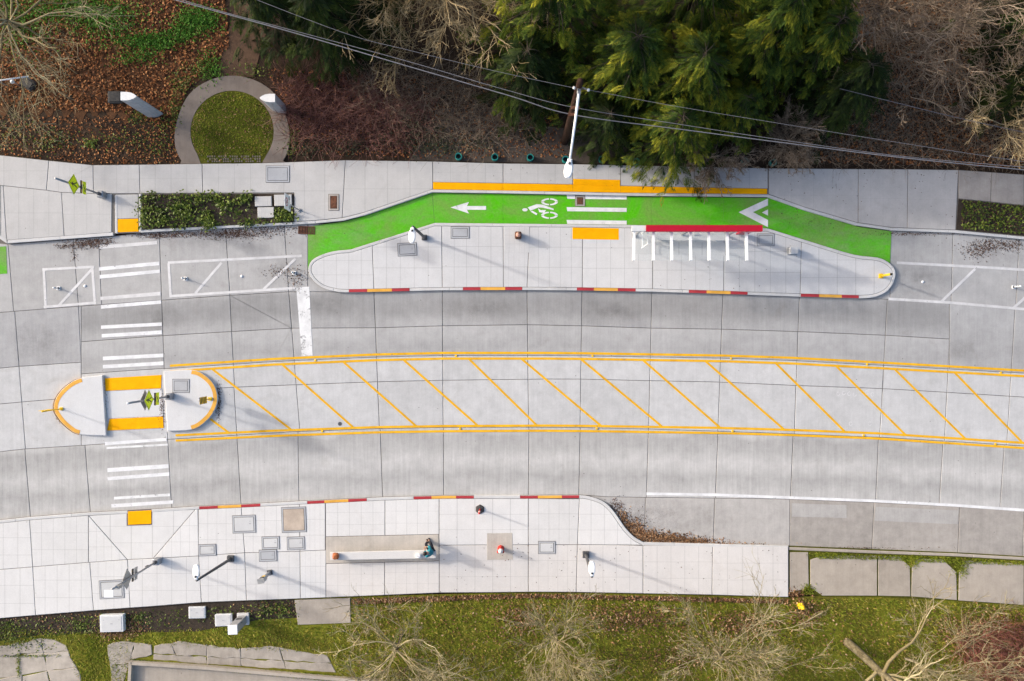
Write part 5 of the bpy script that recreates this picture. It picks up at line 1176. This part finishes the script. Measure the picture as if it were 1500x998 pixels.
FT = []
for k in range(7):
    u = .06 + .125 * k
    for sg in (-1, 1):
        L = .40 * (1 - .75 * abs(u - .25)); a = sg * math.radians(40); dx, dy = math.cos(a) * L, math.sin(a) * L; w = .026; nx, ny = -math.sin(a) * w, math.cos(a) * w
        FT.append([(u, 0, 0), (u + dx * .55 + nx, dy * .55 + ny, -.03), (u + dx, dy, -.09), (u + dx * .55 - nx, dy * .55 - ny, -.03)])
FT.append([(.75, 0, 0), (.95, .06, -.02), (1.22, 0, -.08), (.95, -.06, -.02)])
FT = np.array(FT)
def cedar_mesh(seed, h, R, mat, dens=1.0, fr=.64, nbk=16):
    global rng
    rng = np.random.default_rng(500 + seed); nb = int(nbk * h * dens); u = rng.uniform(0, 1, nb) ** .85; z0 = h * (.07 + .91 * u); az = rng.uniform(0, 2 * PI, nb)
    L = R * (1 - z0 / h * .97) ** .7 * rng.uniform(.65, 1.12, nb) + .25
    K = 6; s = np.linspace(0, 1, K); rad = np.column_stack([np.cos(az), np.sin(az)]); pts = np.zeros((nb, K, 3))
    wob = rng.normal(0, .08, (nb, K, 2)).cumsum(1) * .5 * L[:, None, None] * s[None, :, None]
    pts[:, :, :2] = rad[:, None, :] * (L[:, None] * s)[:, :, None] + wob
    dr = rng.uniform(.35, .75, nb)[:, None]; pts[:, :, 2] = z0[:, None] + L[:, None] * (.30 * s - dr * s ** 2)[:]
    br = tubes(pts, taper(nb, K, .022, .006), 4)
    cnt = np.maximum((L * 4.0).astype(int), 5); ti = np.repeat(np.arange(nb), cnt); nt_ = len(ti); tt = np.where(rng.random(nt_) < .3, rng.uniform(.9, 1, nt_), rng.uniform(.02, 1, nt_) ** .8)
    toff = rng.normal(0, .06, (nt_, 3)) * [1, 1, .4]; ttone = rng.random(nt_) ** 1.3; tturn = rng.normal(0, .6, nt_)
    FP = 2; q = np.repeat(np.arange(nt_), FP); idx = ti[q]; n = len(q); t = np.clip(tt[q], 0, 1) * (K - 1); i = np.minimum(t.astype(int), K - 2); f = (t - i)[:, None]
    p = pts[idx, i] * (1 - f) + pts[idx, i + 1] * f + toff[q] + rng.normal(0, .06, (n, 3)); d = unit(pts[idx, i + 1] - pts[idx, i]); a = tturn[q] + rng.uniform(-.35, .35, n); ca, sa = np.cos(a)[:, None], np.sin(a)[:, None]
    d = np.column_stack([d[:, 0:1] * ca - d[:, 1:2] * sa, d[:, 0:1] * sa + d[:, 1:2] * ca, d[:, 2:3] - rng.uniform(.0, .5, (n, 1))]); d = unit(d)
    nr = unit(np.column_stack([rng.normal(0, .35, n), rng.normal(0, .35, n), np.ones(n)])); nr = unit(nr - d * (nr * d).sum(1, keepdims=True)); sd_ = np.cross(nr, d)
    sc_ = (fr * rng.uniform(.55, 1.25, n))[:, None, None, None]
    V = p[:, None, None, :] + sc_ * (FT[None, :, :, 0:1] * d[:, None, None, :] + FT[None, :, :, 1:2] * sd_[:, None, None, :] + FT[None, :, :, 2:3] * nr[:, None, None, :])
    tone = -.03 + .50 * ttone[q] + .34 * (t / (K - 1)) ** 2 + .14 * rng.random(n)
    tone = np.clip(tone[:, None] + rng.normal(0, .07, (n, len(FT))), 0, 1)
    return V.reshape(-1, 3), br, tone.ravel()
CED = {}
def cedar(label, px, py, h, R, kind, seed, rz=0, sc_=1.0, group='cedars on the bank'):
    o = W(px, py, -.06); t = thing('cedar_tree', label, 'tree', o, rz, group); t.scale = (sc_, sc_, sc_)
    key = (kind, seed)
    if key not in CED:
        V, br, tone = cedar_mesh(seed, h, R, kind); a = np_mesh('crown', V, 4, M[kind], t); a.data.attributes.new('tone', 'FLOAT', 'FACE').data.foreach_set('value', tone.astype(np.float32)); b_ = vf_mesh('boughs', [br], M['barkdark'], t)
        c = MB().tube([(0, 0, 0), (.05, .03, h * .5), (0, 0, h * .97)], [h * .02, h * .013, .02], 8).build('trunk', M['barkdark'], t, True); CED[key] = (a, b_, c)
    else:
        for src in CED[key]: c = src.copy(); col.objects.link(c); c.parent = t
    return t

# ------------------------------------------------------------------ trees
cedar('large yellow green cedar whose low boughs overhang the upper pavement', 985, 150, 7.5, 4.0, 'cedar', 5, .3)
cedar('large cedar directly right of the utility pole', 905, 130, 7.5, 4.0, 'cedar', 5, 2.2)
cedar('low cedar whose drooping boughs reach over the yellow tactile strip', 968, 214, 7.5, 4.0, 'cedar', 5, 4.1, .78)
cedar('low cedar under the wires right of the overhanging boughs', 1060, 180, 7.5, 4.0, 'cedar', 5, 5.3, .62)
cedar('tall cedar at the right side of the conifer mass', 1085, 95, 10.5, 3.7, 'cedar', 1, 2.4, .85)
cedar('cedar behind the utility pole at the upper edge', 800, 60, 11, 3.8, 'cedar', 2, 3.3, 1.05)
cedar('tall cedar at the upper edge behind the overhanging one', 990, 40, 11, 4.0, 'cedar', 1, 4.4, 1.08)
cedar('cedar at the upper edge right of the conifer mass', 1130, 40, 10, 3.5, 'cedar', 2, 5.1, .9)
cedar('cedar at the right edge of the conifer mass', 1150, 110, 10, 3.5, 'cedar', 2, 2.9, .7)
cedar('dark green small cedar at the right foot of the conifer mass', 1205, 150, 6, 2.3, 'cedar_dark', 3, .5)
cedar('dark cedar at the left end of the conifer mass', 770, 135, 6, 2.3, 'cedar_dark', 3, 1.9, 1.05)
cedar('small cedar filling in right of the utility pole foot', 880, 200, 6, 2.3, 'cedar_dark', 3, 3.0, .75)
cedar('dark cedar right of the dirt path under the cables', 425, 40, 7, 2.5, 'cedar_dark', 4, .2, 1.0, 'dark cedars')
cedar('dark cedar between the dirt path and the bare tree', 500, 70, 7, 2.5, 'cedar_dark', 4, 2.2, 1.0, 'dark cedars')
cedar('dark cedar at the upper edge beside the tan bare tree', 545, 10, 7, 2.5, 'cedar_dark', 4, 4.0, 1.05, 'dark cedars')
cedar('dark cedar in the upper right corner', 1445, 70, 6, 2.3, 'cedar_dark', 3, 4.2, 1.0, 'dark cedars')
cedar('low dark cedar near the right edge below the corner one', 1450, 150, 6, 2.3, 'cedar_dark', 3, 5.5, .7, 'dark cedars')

bare_tree('tan bare tree with fanning twigs at the upper edge left of the cedars', 650, 8, 8.0, (0, 0), 30, ('bark', 'twig_tan'), .09, (.3, 1.35), (8, 7, 4), 1, .02, tw=.008)
bare_tree('bare tree leaning in from the upper left corner', 22, 40, 7.0, (2.6, -1.8), 18, ('bark', 'twig'), .13, (.6, 1.4), (6, 5, 3), 2, -.02, lf=(1.35, .55, .5, .5), tw=.007)
bare_tree('grey brown bare tree at the upper edge right of the cedars', 1275, 30, 7.5, (0, -.5), 14, ('barkdark', 'twig_grey'), .11, (.4, 1.25), (8, 7, 4), 3, .02, tw=.009)
bare_tree('brown bare tree at the upper edge near the right corner', 1370, 60, 7, (.3, -.4), 13, ('barkdark', 'twig_grey'), .10, (.45, 1.3), (8, 7, 4), 4, .02, tw=.009)
bare_tree('pale bare tree at the right edge under the wires', 1440, 160, 6.5, (.6, -.8), 12, ('bark', 'twig_tan'), .10, (.5, 1.2), (6, 6, 3), 5, .02, tw=.008)
bare_tree('bare tree with dark crotch right of the concrete pad on the verge', 588, 930, 6, (-.2, -.2), 14, ('barkdark', 'twig'), .09, (.6, 1.45), (6, 6, 4), 6, -.01, tw=.006)
bare_tree('bushy straw coloured bare tree in the middle of the verge', 812, 925, 5.0, (.5, -.5), 15, ('bark_moss', 'twig'), .075, (.4, 1.4), (7, 7, 4), 7, .0, tw=.006)
bare_tree('straw coloured bare tree left of the yellow hydrant', 1045, 950, 6.2, (.2, .1), 18, ('bark', 'twig'), .07, (.5, 1.4), (6, 7, 4), 8, .0, tw=.006)
bare_tree('bare tree with a thick leaning pale trunk on the verge', 1240, 940, 7, (1.3, -1.2), 10, ('bark_moss', 'twig'), .23, (.5, 1.3), (5, 5, 4), 9, .0, trunk_h=.6, tw=.006, lf=(1.4, .6, .55, .55))
bare_tree('straw bare tree in the lower right corner', 1325, 965, 5.8, (.9, .2), 14, ('bark', 'twig'), .07, (.5, 1.4), (6, 6, 4), 10, .0, tw=.006)
bare_tree('leafless grey shrub whose twigs droop over the tactile strip', 1040, 232, 2.6, (0, -.3), 26, ('barkdark', 'twig_grey'), .05, (.6, 1.45), (7, 6, 4), 11, -.07, 'bare shrubs', name='bare_shrub', cat='shrub')
bare_tree('leafless brown shrub beside the rightmost teal pipe', 1150, 212, 2.5, (0, 0), 24, ('barkdark', 'twig_grey'), .05, (.6, 1.45), (7, 6, 4), 12, -.06, 'bare shrubs', name='bare_shrub', cat='shrub')

# ------------------------------------------------------------------ undergrowth and litter
rng = np.random.default_rng(42)
thicket('red_brush', 'tangle of reddish bare stems right of the ring path', [(410, 120), (480, 110), (560, 130), (640, 160), (600, 215), (520, 215), (430, 205), (415, 170)], 1500, 1.5, 'twig_red', .010)
thicket('grey_brush', 'tangle of grey bare stems under the cables', [(520, 95), (650, 95), (760, 130), (790, 190), (700, 215), (600, 190), (520, 140)], 1300, 1.5, 'twig_grey', .009)
thicket('brown_brush', 'brown leafless scrub filling the upper right bank', [(1120, 190), (1230, 170), (1240, -40), (1540, -40), (1540, 250), (1404, 243), (1150, 238)], 4200, 1.3, 'twig_grey', .009)
thicket('rusty_brush', 'rusty red leafless shrubs in the lower right corner', [(1395, 935), (1450, 915), (1540, 912), (1540, 1020), (1420, 1010)], 1700, 1.25, 'twig_rust', .011)
thicket('fine_brush', 'fine straw stems under the verge trees', [(520, 985), (660, 970), (700, 1020), (500, 1020)], 500, .9, 'twig', .007)
thicket('left_brush', 'thin brown stems at the left of the leafy bank', [(-30, -30), (120, -30), (110, 100), (60, 190), (-30, 180)], 260, 1.1, 'twig', .008)
lit = [(-40, -40), (330, -40), (335, 70), (290, 110), (262, 150), (258, 190), (180, 165), (60, 160), (-40, 150)]
scatter('leaf_litter', 'fallen brown leaves covering the upper left bank', sample(lit, 15000), .14, 'leaf_brown', -.04, .45, .6, .08)
scatter('thin_leaf_litter', 'sparse fallen leaves on the dark soil by the upper pavement', sample([(-40, 170), (260, 170), (262, 240), (136, 240), (-40, 222)], 2200), .11, 'leaf_brown', -.05, .4, .6, .05)
scatter('leaf_litter_right', 'fallen leaves under the scrub of the upper right bank', sample([(1230, -40), (1540, -40), (1540, 250), (1404, 243), (1150, 238), (1230, 170)], 11000), .13, 'leaf_brown', -.04, .45, .6, .06)
scatter('leaf_litter_middle', 'fallen leaves below the cedars and brush', sample([(390, 100), (800, 120), (830, 230), (640, 232), (430, 225), (410, 150)], 4000), .11, 'leaf_brown', -.04, .45, .6, .05)
scatter('green_weeds', 'patches of bright green weeds on the leafy bank', blob([(290, 30, 16, 10, 1500), (225, 62, 20, 7, 1100), (268, 50, 12, 7, 500), (150, 28, 30, 14, 1500), (120, 12, 30, 12, 800), (30, 40, 30, 22, 1100), (60, 10, 60, 12, 1000), (310, 100, 10, 14, 350), (200, 85, 20, 6, 300), (180, 60, 25, 8, 300)]), .13, 'fern', -.01, .8, .45, .16)
scatter('low_weeds', 'scattered yellow green weeds on the soil by the pavement', blob([(75, 205, 18, 8, 220), (132, 210, 6, 4, 110), (205, 172, 10, 5, 140), (180, 205, 25, 9, 140), (20, 195, 20, 14, 130), (232, 215, 12, 12, 110), (245, 180, 8, 12, 90)]), .12, 'ivy', -.02, .7, .5, .12)
scatter('bank_shrubs', 'grey green low shrubs along the bank by the pavement', blob([(455, 215, 16, 8, 420), (510, 212, 14, 8, 300), (610, 190, 22, 12, 800), (640, 215, 22, 9, 500), (575, 205, 18, 10, 300), (700, 212, 18, 9, 260)]), .10, 'ivy_dark', .0, .8, .5, .3)
scatter('ring_edge_weeds', 'weeds around the rim of the ring path', blob([(268, 120, 10, 14, 260), (258, 160, 6, 16, 200), (300, 100, 12, 8, 260), (428, 205, 6, 14, 220), (370, 104, 14, 6, 160)]), .10, 'ivy', .0, .7, .5, .1)
bedp = [(208, 285), (372, 285), (372, 321), (402, 321), (402, 304), (430, 304), (430, 327), (207, 338)]
cl = sample(bedp, 75); scatter('planting_bed_cover', 'leafy green groundcover in the bed beside the crossing', np.vstack([blob([(x, y, 3.2 + 2 * rng.random(), 2.6 + 1.5 * rng.random(), 30) for x, y in cl if y < 334]), sample(bedp, 420)]), .14, 'ivy', .18, .7, .6, .2)
scatter('planting_bed_cover_right', 'sparse leafy groundcover in the bed at the right edge', sample([(1407, 294), (1540, 307), (1540, 348), (1404, 335)], 1100), .13, 'ivy', .18, .6, .6, .1)
scatter('bed_litter_right', 'dark leaf litter in the right hand bed', sample([(1407, 294), (1540, 307), (1540, 348), (1404, 335)], 900), .10, 'leaf_debris', .178, .4, .6, .03)
disc = [(340 + 59 * math.cos(t), 193 + 58 * math.sin(t)) for t in np.linspace(0, 2 * PI, 40)]; disc = [(x, min(y, 237)) for x, y in disc]
blades('lawn_blades', 'short mossy grass on the round lawn', sample(disc, 5000), .09, .02, 'grass', .055)
scatter('lawn_leaves', 'pale flecks of fallen leaves on the round lawn', sample(disc, 420), .07, 'leaf_pink', .09, .3, .6, .03)
# paver grid showing at the lower rim of the lawn
for r_ in range(3):
    for c_ in range(26):
        x, y = 300 + c_ * 3.3, 228 + r_ * 3.6
        if abs(x - 340) < 40 and (c_ * 7 + r_ * 3) % 5 != 0: MBx = slab(bpy.data.objects['lawn_disc'], [(x, y), (x + 2.3, y), (x + 2.3, y + 2.5), (x, y + 2.5)], .085, .03, M['pathc'], 'paver', gap=.003, cham=.004)
# verge
verge = [(-40, 915), (140, 925), (300, 920), (437, 905), (437, 918), (515, 915), (515, 876), (774, 869), (1155, 877), (1180, 876), (1290, 876), (1402, 882), (1540, 891), (1540, 1030), (-40, 1030)]
bare_patch = lambda P: P[~(in_poly(P, [(-40, 940), (95, 935), (125, 1030), (-40, 1030)]) | in_poly(P, [(190, 942), (480, 956), (520, 1030), (190, 1030)]))]
blades('verge_grass', 'green grass of the lower verge', bare_patch(sample(verge, 48000)), .16, .022, 'grass', .03)
blades('verge_dry_grass', 'yellowed grass between the verge tufts', bare_patch(sample(verge, 22000)), .14, .02, 'grass_dry', .03)
scatter('verge_leaves', 'fallen leaves along the edge of the lower pavement', np.vstack([sample([(516, 876), (774, 869), (1155, 877), (1155, 883), (774, 875), (516, 884)], 2600), sample([(516, 880), (1540, 890), (1540, 1010), (516, 1010)], 2600), blob([(925, 905, 40, 12, 1100), (1090, 915, 30, 10, 700), (760, 905, 24, 14, 500), (1178, 895, 14, 12, 420), (1440, 930, 40, 18, 1100), (1000, 960, 40, 16, 500), (1160, 868, 10, 5, 160)])]), .11, 'leaf_pink', .09, .5, .6, .07)
scatter('mulch_weeds', 'small weeds in the soil strip below the pavement', np.vstack([sample([(-40, 912), (140, 898), (430, 882), (430, 905), (140, 925), (-40, 945)], 900), blob([(10, 918, 8, 5, 120), (30, 940, 30, 6, 300), (120, 915, 12, 6, 160), (205, 905, 8, 4, 90), (405, 893, 16, 8, 300)])]), .11, 'ivy', .06, .7, .5, .09)
scatter('mulch_leaves', 'pink brown leaf mulch around the large utility box', blob([(168, 928, 16, 5, 520), (196, 915, 8, 7, 320), (100, 905, 60, 8, 300), (400, 890, 25, 10, 160)]), .09, 'leaf_pink', .06, .4, .6, .04)
blades('kerb_moss', 'moss growing in the gap behind the old kerb', np.vstack([sample([(1188, 809), (1403, 816), (1540, 824), (1540, 828), (1400, 824), (1340, 822), (1280, 818), (1200, 818)], 3000), blob([(1335, 822, 5, 4, 400), (1405, 830, 6, 7, 500), (1182, 862, 5, 4, 250), (1210, 812, 14, 2, 300)])]), .10, .02, 'grass', .12)
blades('wall_moss', 'moss strip between the low wall and the cracked slabs', sample([(190, 964), (300, 975), (480, 986), (520, 994), (520, 1000), (300, 979), (192, 970)], 2600), .10, .02, 'grass', .06)
blades('crack_moss', 'moss in the cracks of the old paving', blob([(40, 960, 28, 1, 200), (28, 975, 1.5, 14, 160), (140, 965, 10, 22, 900), (130, 940, 10, 6, 300)]), .09, .02, 'grass', .06)
# gutters
scatter('gutter_leaves', 'heap of fallen leaves in the corner of the lay-by kerb', np.vstack([blob([(925, 775, 10, 7, 700), (945, 785, 14, 5, 900), (975, 788, 20, 4.0, 900), (1010, 792, 22, 2.5, 600), (1050, 796, 40, 1.2, 160), (912, 760, 5, 7, 260)])]), .085, 'leaf_pink', .026, .4, .6, .05)
scatter('gutter_debris', 'dark wet debris swept along the kerbs', np.vstack([blob([(125, 357, 14, 4, 520), (150, 354, 10, 3, 200), (95, 361, 8, 2, 70), (300, 343, 60, 3, 900), (345, 342, 25, 5, 700), (230, 345, 18, 2.5, 300), (400, 335, 18, 2.5, 200), (900, 748, 6, 8, 380), (925, 765, 14, 9, 200), (1460, 360, 26, 5, 700), (1430, 368, 10, 6, 200), (1330, 343, 40, 1.6, 220), (1200, 320, 40, 12, 90), (435, 408, 8, 8, 160), (410, 398, 12, 5, 110), (85, 600, 2, 8, 110), (320, 588, 2.5, 12, 260), (152, 590, 2.5, 18, 300), (237, 600, 2, 14, 200), (1230, 803, 60, 1, 160), (109, 375, 3, 6, 40)])]), .06, 'leaf_debris', .03, .3, .6, .02)
scatter('pavement_leaves', 'single fallen leaves strewn on the paving', np.vstack([sample([(645, 790), (1150, 805), (1150, 872), (645, 866)], 110), sample([(640, 240), (1400, 250), (1400, 330), (1130, 285), (640, 262)], 80), sample([(960, 335), (1170, 345), (1170, 425), (960, 422)], 14)]), .06, 'leaf_debris', .172, .25, .6, .01)
